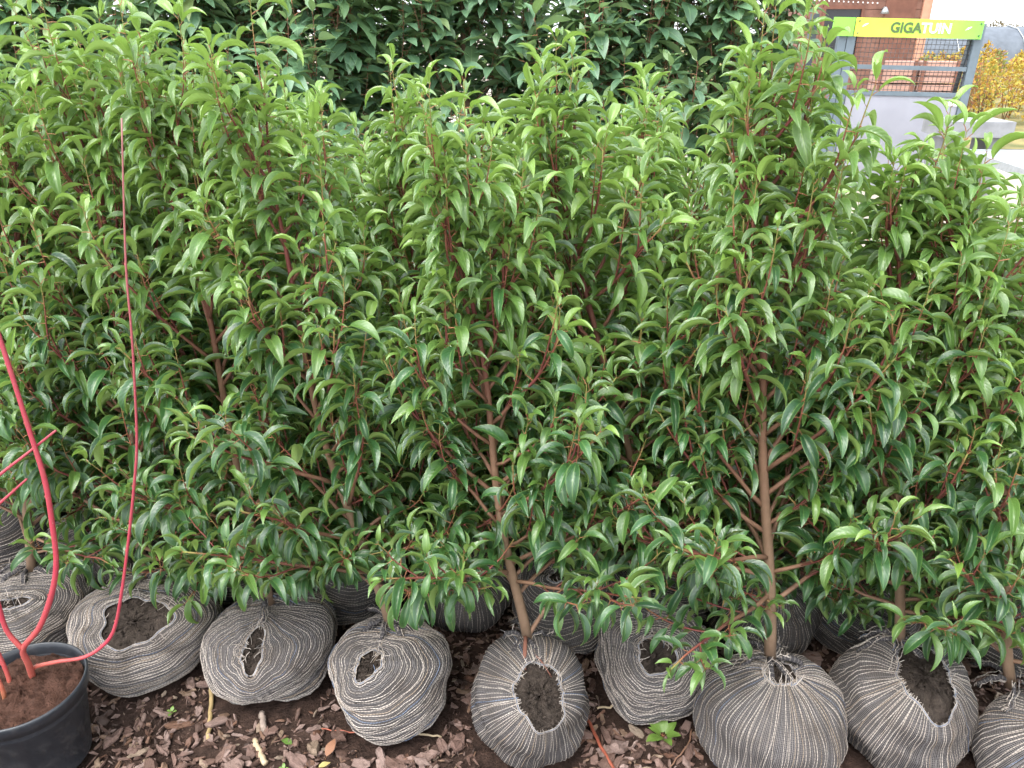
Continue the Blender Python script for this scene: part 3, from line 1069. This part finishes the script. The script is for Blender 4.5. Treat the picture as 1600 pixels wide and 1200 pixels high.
    for k in range(int(46 * lod)):
        fr_ = r.uniform(0, 2 * np.pi) if r.random() < 0.45 else r.normal(np.pi / 2, 0.7)
        fr_ = np.array(fr_)
        t0 = th_open(fr_) + r.uniform(0, 0.05)
        d0 = dr(t0, fr_)
        p0 = surf(d0)
        L = r.uniform(0.010, 0.034)
        dirn = nrm(d0 * r.uniform(0.2, 1.0) - (dr(t0 + 0.1, fr_) - d0) * 10 * r.uniform(-0.3, 1.0) + r.normal(0, 0.45, 3))
        pts = p0 + dirn * (np.linspace(0, L, 4))[:, None] + r.normal(0, 0.0012, (4, 3))
        mb.tube(pts, [yr, yr * 0.9, yr * 0.8, yr * 0.5], 3, cap=False, rnd=r.random())
    mb.build('yarn', M['yarn'], core, kind='stuff')
    if knot:
        # gathered cloth ends twisted round the foot of the trunk
        mk = MB()
        top = np.array([-c[0], -c[1], 2 * b * 0.93 - b * 0.92])
        for k in range(6):
            az = k * 1.05 + r.normal(0, 0.25)
            L = r.uniform(0.045, 0.085)
            out = np.array([math.cos(az), math.sin(az), 0])
            pts = np.array([top + out * 0.012 + [0, 0, 0.012], top + out * (0.02 + 0.3 * L) + [0, 0, 0.014], top + out * (0.02 + 0.7 * L) + [0, 0, -0.002], top + out * (0.02 + L) + [0, 0, -0.024]])
            P = smooth_path(pts, 9) + r.normal(0, 0.002, (9, 3))
            mk.tube(P, 0.0055 * np.array([0.7, 0.9, 1, 1.1, 1.05, 1, .9, .8, .4]) * r.uniform(0.7, 1.3), 7, ga=0.0, gb=np.linspace(0, 12, 9))
            for s in range(5):
                wob = np.cumsum(r.normal(0, 0.0016, (9, 3)), axis=0) + r.normal(0, 0.0042, 3)
                mk.tube(P + wob, yr * r.uniform(0.8, 1.3), 3, m=1, cap=False, rnd=r.random(), along=arc(P))
            for s in range(4):
                q0 = P[int(r.integers(2, 8))]
                dirn = nrm(out * r.uniform(0, 1) + [0, 0, 0.4] + r.normal(0, 0.6, 3))
                mk.tube(q0 + dirn * np.linspace(0, r.uniform(0.008, 0.024), 4)[:, None] + r.normal(0, 0.001, (4, 3)), yr * 0.9, 3, m=1, rnd=r.random())
        mk.build('knot', [M['net'], M['yarn']], core)
    return core


# ------------------------------------------------------------------ the laurels
PLANTS = []
G1 = 'netted laurel shrubs in the front row'
# label, base xy, tip offset and height, ball (offset, a, b, mode, pole, opening), branches, spread, bow
FRONT = [
    ('leafy laurel shrub at the far left edge, its netted root ball behind the black pot', (-1.30, 1.73), (0.22, 0.05, 1.44), ((0, -.06), .176, .098, 'ring', (.12, -.45, 1), (.30, .10)), 30, .34, 0.0),
    ('laurel shrub behind the tall thin red whip, wide oval soil opening in its root ball', (-.955, 1.67), (0.12, 0.0, 1.50), ((.01, -.06), .205, .112, 'ring', (.12, -.50, .85), (.42, .40)), 32, .34, 0.0),
    ('laurel shrub with a narrow upright slit in its striped root ball', (-.615, 1.585), (-.05, 0.0, 1.49), ((.01, -.06), .170, .112, 'ring', (0, -.62, .74), (.13, .46)), 32, .34, 0.0),
    ('laurel shrub whose root ball has nested yarn rings round a small hole on top', (-.295, 1.48), (-.16, 0.0, 1.47), ((.01, -.06), .154, .120, 'ring', (-.20, -.46, .90), (.15, .24)), 32, .33, -.03),
    ('laurel shrub whose root ball is torn open in front, a bare stick standing in it', (.03, 1.385), (-.14, 0.0, 1.37), ((.006, -.06), .140, .138, 'radial', (.16, -.55, .76), (.34, .52)), 32, .31, .0),
    ('laurel shrub set back between neighbours, its ring striped root ball with a round soil opening', (.335, 1.525), (-.29, 0.0, 1.45), ((.005, -.06), .146, .132, 'ring', (-.10, -.62, .74), (.28, .30)), 30, .32, 0.03),
    ('tallest laurel shrub, straight bare trunk, root ball tied shut under radiating yarn stripes', (.575, 1.355), (-.17, 0.02, 1.52), ((.003, -.06), .162, .122, 'radial', (.08, .10, 1), (.22, .30)), 36, .30, 0.0),
    ('laurel shrub beside the tallest one, large ragged soil hole in its vertically striped root ball', (.865, 1.37), (-.20, 0.0, 1.33), ((.006, -.06), .148, .140, 'radial', (0, -.30, .90), (.32, .62)), 28, .28, 0.0),
    ('laurel shrub at the right edge with red stalks, root ball cut by the frame', (1.09, 1.29), (-.34, 0.06, 1.31), ((.03, -.08), .135, .116, 'radial', (.1, -.3, .95), (.12, .12)), 32, .27, .02),
]
for k, (lab, (bx_, by_), tip, (off, a, b, mode, pole, op), nb, spread, bow) in enumerate(FRONT):
    t = thing('laurel_shrub', lab, 'shrub', (bx_, by_, 0), G1)
    pl = Plant(t, (bx_, by_, 0), 'leaf', 295)
    r = np.random.default_rng(400 + k)
    make_ball(t, (off[0], off[1], 0), a, b, mode, pole, op, 30 + k, taper=(0, 0, .04, .12, .14, .06, -.04, .03, 0)[k])
    grow(pl, r, np.array(tip), 2 * b * 0.86, 2 * b + (0.035, 0.035, 0.035, 0.035, 0.10, 0.04, 0.11, 0.05, 0.03)[k], nb + 2, spread * 1.10, 4.5, 0.074, spacing=.0145, part=(.4, .5, .8, .8, .8, .6, 1.0, .5, .7)[k], low=True, bow=bow, rad=0.0135 if k == 6 else 0.012)
    PLANTS.append(pl)

G2 = 'netted laurel shrubs in the second row'
SECOND = [
    ('second row laurel at the left edge, behind the leftmost front shrub', (-1.55, 2.06), (.20, 0, 1.42)),
    ('second row laurel between the two leftmost front shrubs, dark root ball in shadow', (-1.19, 1.98), (.16, 0, 1.42)),
    ('second row laurel behind the gap beside the slit root ball', (-.80, 1.92), (-.02, 0, 1.40)),
    ('second row laurel behind the shrub with the nested ring root ball', (-.45, 1.86), (-.06, 0, 1.34)),
    ('second row laurel behind the gap left of the torn root ball', (-.13, 1.80), (-.12, 0, 1.36)),
    ('second row laurel whose dark root ball peeks out behind the torn one', (.165, 1.76), (-.16, 0, 1.31)),
    ('second row laurel behind the set back shrub with the round soil opening', (.46, 1.86), (-.18, 0, 1.33)),
    ('second row laurel whose root ball shows behind the tallest shrub\'s ball', (.665, 1.70), (-.14, 0, 1.34)),
    ('second row laurel with dark leaves behind the ragged soil hole', (.93, 1.74), (-.02, 0, 1.20)),
    ('second row laurel at the right edge in front of the steel table', (1.30, 1.66), (-.16, 0, 1.22)),
]
for k, (lab, (bx_, by_), tip) in enumerate(SECOND):
    t = thing('laurel_shrub', lab, 'shrub', (bx_, by_, 0), G2)
    pl = Plant(t, (bx_, by_, 0), 'leaf', 200)
    r = np.random.default_rng(500 + k)
    make_ball(t, (0, -.05, 0), r.uniform(.14, .165), r.uniform(.115, .13), 'radial' if k % 3 == 1 else 'ring', (r.uniform(-.3, .3), -.3, .9), (.16, .2), 60 + k, 0.55)
    grow(pl, r, np.array(tip), 0.2, 0.24, 33, .36, 4.0, 0.076, spacing=.0155)
    PLANTS.append(pl)

# plain ball shared by the rows that stand behind
def plain_ball():
    r = np.random.default_rng(3)
    f, t = np.meshgrid(np.linspace(0, 2 * np.pi, 24, endpoint=False), np.linspace(0.05, np.pi - 0.05, 16))
    P = np.stack([.15 * np.sin(t) * np.cos(f), .15 * np.sin(t) * np.sin(f), .12 * np.cos(t) + .11], -1) * (1 + .02 * r.standard_normal(t.shape))[..., None]
    i = np.arange(15)[:, None] * 24 + np.arange(24)[None, :]
    i2 = np.arange(15)[:, None] * 24 + (np.arange(24)[None, :] + 1) % 24
    return MB().add(P.reshape(-1, 3), np.stack([i, i + 24, i2 + 24, i2], -1).reshape(-1, 4), ga=(t * 40).ravel(), gb=(f * 0 + t * 3).ravel()).mesh('root_ball', M['net'])


PB = plain_ball()
r3 = np.random.default_rng(88)
REAR = [(-1.95 + .335 * i + r3.normal(0, .03), 2.32 - .035 * i + r3.normal(0, .03), r3.uniform(1.22, 1.36), 0) for i in range(9)]
REAR += [(-2.15 + .37 * i + r3.normal(0, .03), 2.74 - .03 * i + r3.normal(0, .03), r3.uniform(1.14, 1.30), 1) for i in range(9)]
for k, (bx_, by_, H, row) in enumerate(REAR):
    lab = ('laurel shrub in the third row, only its top showing above the second row',
           'laurel shrub in the rearmost row, its tip showing before the tall laurels')[row]
    t = thing('laurel_shrub', lab, 'shrub', (bx_, by_, 0), ('laurel shrubs in the third row', 'laurel shrubs in the rearmost row')[row])
    pl = Plant(t, (bx_, by_, 0), 'leaf', 90)
    r = np.random.default_rng(600 + k)
    link('root_ball', PB, t, (0, -.03, 0))
    grow(pl, r, np.array((r.normal(-.05, .06), r.normal(0, .04), H)), 0.2, 0.55, 22, .34, 3.3, 0.081, spacing=.0175)
    PLANTS.append(pl)

# tall laurels behind
TREES = [
    (-2.85, 4.05, 2.2, 'tall dark laurel at the far left in front of the grey wall'),
    (-2.15, 3.95, 2.25, 'tall dark laurel behind the two leftmost shrubs'),
    (-1.45, 4.05, 2.25, 'tall dark laurel second to the left of the forked bare stems'),
    (-.85, 3.95, 2.3, 'tall dark laurel just left of the forked bare stems'),
    (-.22, 4.1, 2.35, 'tall dark laurel with forked bare stems and sky showing through'),
    (.40, 3.95, 2.25, 'tall dark laurel between the forked stems and the thick trunk'),
    (1.02, 4.05, 2.3, 'tall dark laurel with a thick pale trunk, last before the yard opens'),
]
BACK = [(-3.2 + .78 * i, 4.85 + .1 * (i % 2), 2.35 + .1 * (i % 3), 'tall laurel of the hindmost line, seen only through gaps in the nearer tall laurels') for i in range(6)]
for k, (bx_, by_, H, lab) in enumerate(TREES + BACK):
    near = k < len(TREES)
    t = thing('tall_laurel', lab, 'tree', (bx_, by_, 0), 'tall laurels behind the shrub rows' if near else 'hindmost tall laurels')
    pl = Plant(t, (bx_, by_, 0), 'leaf_tree', 220 if near else 60)
    r = np.random.default_rng(700 + k)
    grow(pl, r, np.array((r.normal(0, .08), r.normal(0, .05), H)), 0.0, 0.42 if near else .5, 46 if near else 30, .66, 6.0 if near else 5.0, 0.135 if near else .14, spacing=.0225 if near else .032,
         rad=.042 if k == 6 else .026, young_lit_lo=0.0, young_lit_hi=0.10, bark=0.40, thin=0.5, fpow=0.92)
    PLANTS.append(pl)

# which leaves show largest in the picture: a coarse depth test from the camera
GW, GH = 512, 384
cp, sp_ = math.cos(R(PITCH)), math.sin(R(PITCH))
sam = [(x, y) for x in (0.3, 0.5, 0.7, 0.9, 1.08) for y in (-0.12, 0.0, 0.12)]
allI, allD, cnt = [], [], 0
for pl in PLANTS:
    pl.pack()
    n = len(pl.S)
    pl.start = cnt
    for (x, y) in sam:
        loc = np.array([x * 0.93, y, -0.28 * x * x])
        Q = pl.P + (pl.F @ loc) * pl.S[:, None] + pl.o - [0, 0, CAM_H]
        dep = Q[:, 1] * cp - Q[:, 2] * sp_
        upc = Q[:, 1] * sp_ + Q[:, 2] * cp
        px = (0.5 + FOC * Q[:, 0] / dep) * GW
        py = (0.5 * GH - FOC * GW * upc / dep)
        ok = (dep > 0.1) & (px >= 0) & (px < GW) & (py >= 0) & (py < GH)
        cell = py.astype(int) * GW + px.astype(int)
        allI.append(np.stack([np.where(ok, cell, -1), np.arange(n) + cnt], -1))
        allD.append(dep)
    cnt += n
I = np.concatenate(allI)
D = np.concatenate(allD)
k_ = I[:, 0] >= 0
I, D = I[k_], D[k_]
near = np.full(GW * GH, 1e9)
np.minimum.at(near, I[:, 0], D)
vis = D < near[I[:, 0]] + 0.012
hits = np.zeros(cnt)
np.add.at(hits, I[vis, 1], 1.0)
for pl in PLANTS:
    n = len(pl.S)
    h = hits[pl.start:pl.start + n]
    dist = np.linalg.norm(pl.P + pl.o - [0, 0, CAM_H], axis=1)
    pl.emit(np.where(h > 3, h * (pl.S / 0.098) * (2.0 / dist) ** 2 * 4.0, 0.0))
# print('LEAVES', cnt, 'leaf objects', sum(1 for o in col.objects if o.name.startswith('leaf')))
AUTUMN_STEMS[0].build('shrub_stems', M['stem'], AUTUMN_STEMS[1])

# ------------------------------------------------------------------ potted red-stemmed dogwood
def pot_mat():
    t = NT('black_plastic')
    n = t.noise(16, 6, 0.65)
    d = t.ramp(t.noise(34, 7, 0.75), [(0.52, (0, 0, 0)), (0.70, (1, 1, 1))])
    c = t.ramp(n, [(0.3, (0.017, 0.020, 0.026)), (0.7, (0.034, 0.038, 0.046))])
    c = t.mix(t.math('MULTIPLY', d, 0.35), c, (0.10, 0.085, 0.075))
    return t.pbr(c, t.math('MULTIPLY_ADD', d, 0.35, 0.38), t.bump(t.noise(120, 4), 0.10, 0.003), 0.5)


M['pot'] = pot_mat()


def red_mat():
    t = NT('red_bark')
    c = t.ramp(t.attr('age'), [(0.0, (0.33, 0.13, 0.055)), (0.10, (0.38, 0.07, 0.055)), (0.30, (0.44, 0.022, 0.065)), (0.72, (0.30, 0.028, 0.065)), (1.0, (0.27, 0.095, 0.11))])
    n = t.noise(55, 4)
    c = t.mix(t.math('MULTIPLY', n, 0.45), c, (0.26, 0.13, 0.085))
    dot = t.ramp(t.noise(420, 2), [(0.66, (0, 0, 0)), (0.72, (1, 1, 1))])
    c = t.mix(t.math('MULTIPLY', dot, 0.6), c, (0.50, 0.36, 0.27))
    return t.pbr(c, 0.42, t.bump(n, 0.25, 0.002), 0.45)


M['red'] = red_mat()
pt = thing('potted_dogwood', 'black plastic pot with bare bright red stems of a young shrub', 'potted plant', (-1.058, 1.283, 0))


def lathe(prof, k=56):
    p = np.array(prof, float)
    a = np.arange(k) * 2 * np.pi / k
    v = np.stack([p[:, None, 0] * np.cos(a), p[:, None, 0] * np.sin(a), np.broadcast_to(p[:, None, 1], (len(p), k))], -1).reshape(-1, 3)
    i = np.arange(len(p) - 1)[:, None] * k + np.arange(k)[None, :]
    i2 = np.arange(len(p) - 1)[:, None] * k + (np.arange(k)[None, :] + 1) % k
    return v, np.stack([i, i2, i2 + k, i + k], -1).reshape(-1, 4)


pot = MB().add(*lathe([(.001, .004), (.094, .004), (.098, .010), (.120, .190), (.1215, .1915)])).build('pot', M['pot'], pt)
MB().add(*lathe([(.1215, .186), (.1265, .187), (.1300, .212), (.1300, .217), (.1275, .2195), (.1245, .218), (.1225, .205), (.119, .17)])).build('rim', M['pot'], pot)
r_ = np.random.default_rng(31)
k = 40
rr_ = np.linspace(0, .1185, 15)
prof = []
v = []
for q_ in rr_:
    a_ = np.arange(k) * 2 * np.pi / k
    v.append(np.stack([q_ * np.cos(a_), q_ * np.sin(a_), .203 + .004 * r_.standard_normal(k) * (q_ > 0) * 1.3 - .02 * (q_ / .1185) ** 6 * .6], -1))
v = np.concatenate(v)
i = np.arange(14)[:, None] * k + np.arange(k)[None, :]
i2 = np.arange(14)[:, None] * k + (np.arange(k)[None, :] + 1) % k
so = MB().add(v, np.stack([i, i + k, i2 + k, i2], -1).reshape(-1, 4)).build('soil', M['pot_soil'], pt)
mb = MB()
for q_ in range(420):
    a_, d_ = r_.uniform(0, 6.28), .113 * math.sqrt(r_.random())
    v_, f_, t_ = CHL[int(r_.integers(14))]
    s_ = .0012 + .004 * r_.random() ** 3
    mb.add(v_ * [s_, s_ * .6, s_] @ rand_rot(r_, .5).T + [d_ * math.cos(a_), d_ * math.sin(a_), .204], f_, t_)
mb.build('soil_crumbs', M['pot_soil'], so, smooth=False, kind='stuff')


def red_stem(pts, r0, r1, a0=0.0, a1=1.0, nodes=0):
    P = smooth_path(np.array(pts) - [-1.058, 1.283, 0], 46)
    t = np.linspace(0, 1, 46)
    rad = (r0 + (r1 - r0) * t) * 0.82
    rad = rad * (1 + 0.04 * np.sin(t * 23) + 0.02 * np.sin(t * 61))
    mb = MB().tube(P, rad, 10, age=a0 + (a1 - a0) * t)
    for q_ in range(nodes):
        i_ = int((q_ + 1) / (nodes + 1) * 44)
        T = nrm(P[i_ + 1] - P[i_])
        side = nrm(np.cross(T, [0, 1, .3 if q_ % 2 else -.3]))
        mb.tube([P[i_] + side * rad[i_] * .6, P[i_] + side * rad[i_] * 1.5 + T * .006], [.0016, .0005], 5, age=0.1)
    return mb.build('stem', M['red'], pt)


red_stem([(-1.060, 1.327, .185), (-1.055, 1.325, .222), (-.992, 1.320, .246), (-.933, 1.318, .259), (-.888, 1.318, .287), (-.850, 1.318, .333), (-.815, 1.318, .427), (-.776, 1.32, .555), (-.742, 1.322, .676), (-.716, 1.322, .776),
          (-.698, 1.322, .884), (-.679, 1.32, 1.010), (-.667, 1.32, 1.116), (-.647, 1.32, 1.237), (-.623, 1.32, 1.374)], .0060, .0016, 0.0, 1.0, 9)
red_stem([(-1.060, 1.325, .185), (-1.050, 1.312, .250), (-1.043, 1.303, .299), (-.992, 1.300, .359), (-.947, 1.30, .443), (-.918, 1.30, .523), (-.904, 1.30, .615), (-.894, 1.30, .717), (-.897, 1.30, .827), (-.900, 1.30, .931), (-.903, 1.30, 1.005), (-.908, 1.30, 1.12)], .0084, .0044, .08, .62, 7)
red_stem([(-1.045, 1.303, .297), (-1.063, 1.300, .351), (-1.062, 1.30, .426), (-1.055, 1.30, .523), (-1.050, 1.30, .66), (-1.05, 1.30, .86)], .0068, .0040, .16, .6, 4)
red_stem([(-1.05, 1.30, .660), (-.985, 1.302, .722), (-.917, 1.305, .772), (-.851, 1.306, .821)], .0045, .0026, .3, .7, 3)
red_stem([(-1.05, 1.30, .620), (-.985, 1.312, .672), (-.939, 1.316, .71)], .0042, .0026, .3, .6, 2)
red_stem([(-1.085, 1.262, .19), (-1.083, 1.262, .225), (-1.087, 1.264, .262)], .0062, .0050, .0, .12)
red_stem([(-1.098, 1.305, .19), (-1.103, 1.31, .25), (-1.12, 1.315, .40), (-1.125, 1.315, .62)], .0062, .0040, .05, .5, 2)

# ------------------------------------------------------------------ litter lying on the mulch
def stick(name, label, cat, pts, r0, r1, mat, age=0.3):
    c = np.array(pts[0])
    P = smooth_path(np.array(pts) - c, 12)
    P[1:-1] += np.random.default_rng(len(label)).normal(0, 0.0012, (10, 3))
    o = MB().tube(P, np.linspace(r0, r1, 12), 7, age=age).build(name, mat, None, tuple(c))
    return tag(o, label, cat)


M['grey_wood'] = plain('grey_wood', (0.23, 0.18, 0.15), .8, .4, 60, .5)
M['straw'] = plain('straw', (0.36, 0.28, 0.185), .7, .25, 40, .1)
M['tan'] = plain('peeled_wood', (0.31, 0.225, 0.105), .7, .3, 40, .3)
M['rust'] = plain('red_twig', (0.27, 0.075, 0.045), .5, .3, 40, .2)
stick('red_twig', 'smooth red-brown twig lying on the mulch beside the torn root ball', 'twig', [(.168, 1.425, .012), (.198, 1.315, .012), (.245, 1.190, .012)], .0042, .0036, M['rust'])
stick('peeled_stick', 'yellowish peeled stick lying on the bark under the slit root ball', 'stick', [(-.752, 1.500, .016), (-.725, 1.41, .012), (-.700, 1.322, .012)], .0058, .0050, M['tan'])
stick('straw_stalk', 'pale flat straw stalk under the nested ring root ball', 'straw', [(-.285, 1.352, .010), (-.22, 1.338, .012), (-.163, 1.329, .010)], .0030, .0024, M['straw'])
stick('straw_stalk', 'thin reddish stalk on the mulch left of the nested ring root ball', 'straw', [(-.445, 1.352, .012), (-.38, 1.342, .012), (-.331, 1.338, .010)], .0016, .0013, M['rust'])
stick('straw_stalk', 'short cream stalk on the mulch beside the red-brown twig', 'straw', [(.205, 1.412, .012), (.262, 1.424, .012)], .0030, .0028, M['straw'])
stick('bare_twig', 'dark thin bent twig by the small green weed', 'twig', [(.418, 1.345, .018), (.40, 1.30, .020), (.350, 1.245, .014)], .0022, .0015, M['stem'])
stick('straw_stalk', 'pale stalk on the mulch between the two rightmost vertically striped root balls', 'straw', [(.68, 1.215, .012), (.735, 1.205, .014), (.78, 1.20, .010)], .0018, .0014, M['straw'])
stick('wood_piece', 'pale bent wood piece lying in front of the slit root ball', 'wood piece', [(-.592, 1.318, .014), (-.577, 1.293, .016), (-.548, 1.255, .012)], .0058, .0070, M['straw'])
stick('wood_piece', 'grey weathered wood chip standing against the slit root ball', 'wood piece', [(-.595, 1.392, .020), (-.586, 1.363, .016), (-.572, 1.335, .012)], .0070, .0085, M['grey_wood'])


def weed(label, loc, n, L, wid):
    t = thing('weed_seedling', label, 'weed', loc)
    v_, q_, mq_, u_, vv_ = leaf_arrays(R(38), R(14), R(32), wid, 0, .1, 5, 8)
    me = MB().add(v_, q_, m=mq_, lu=u_, lv=vv_, young=.75, rnd=.3).mesh('weed_leaf', [M['leaf'], M['petiole']])
    r = np.random.default_rng(n)
    for i in range(n):
        o = link('leaf', me, t)
        a = i * 6.283 / n + r.normal(0, .25)
        s = L * r.uniform(.65, 1.1)
        o.matrix_basis = Matrix.Rotation(a, 4, 'Z') @ Matrix.Rotation(-r.uniform(0, .25), 4, 'Y') @ Matrix.Scale(s, 4)
    return t


weed('bright green weed rosette growing in the mulch beside the closed root ball', (.350, 1.330, .014), 10, .046, .26)
weed('tiny green seedling on the mulch at the foot of the pot', (-.815, 1.40, .012), 4, .016, .3)
weed('tiny green seedling at the bottom of the picture below the slit root ball', (-.505, 1.24, .012), 4, .014, .3)


def fallen(label, loc, az, s, yl, mat, tilt=.1):
    v_, q_, mq_, u_, vv_ = leaf_arrays(R(30), R(12), R(12), .24, .2, .1, 5, 8)
    me = MB().add(v_, q_, m=mq_, lu=u_, lv=vv_, young=yl, rnd=.4).mesh('fallen_leaf', [mat, M['petiole']])
    o = link('fallen_leaf', me, None)
    o.matrix_basis = Matrix.Translation(loc) @ Matrix.Rotation(az, 4, 'Z') @ Matrix.Rotation(tilt, 4, 'Y') @ Matrix.Scale(s, 4)
    return tag(o, label, 'leaf')


M['dry'] = plain('dry_leaf', (0.22, 0.105, 0.06), .6, .35, 60, .2)
M['ylw'] = plain('yellow_leaf', (0.36, 0.29, 0.11), .6, .25, 60, .2)
fallen('fallen green leaf lying on the bark in front of the slit root ball', (-.497, 1.300, .018), 2.6, .035, .5, M['leaf'])
fallen('curled orange-brown fallen leaf at the bottom edge of the mulch', (-.418, 1.262, .016), 1.3, .045, .5, M['dry'], -.2)
fallen('yellow fallen leaf next to the curled orange-brown one', (-.432, 1.240, .016), .6, .028, .5, M['ylw'])
fallen('red-brown dry leaf resting on the torn root ball\'s soil', (.075, 1.330, .262), -1.2, .040, .5, M['dry'], .9)

# bare stick and side stem standing in the torn ball belong to that shrub
tb_ = PLANTS[4].root
MB().tube(smooth_path([(.0, -.015, .27), (-.003, -.075, .250), (-.008, -.135, .160)], 8), np.linspace(.0045, .0055, 8), 7, age=.45).build('stick', M['stem'], tb_)
MB().tube(smooth_path([(.002, -.03, .25), (.03, -.075, .262), (.055, -.095, .232)], 8), np.linspace(.0022, .0014, 8), 5, age=.45).build('root', M['stem'], tb_)
MB().tube(smooth_path([(.0, 0, .25), (.02, .004, .285), (.045, .01, .33)], 8), np.linspace(.006, .0045, 8), 7, age=.15).build('side_stem', M['stem'], tb_)
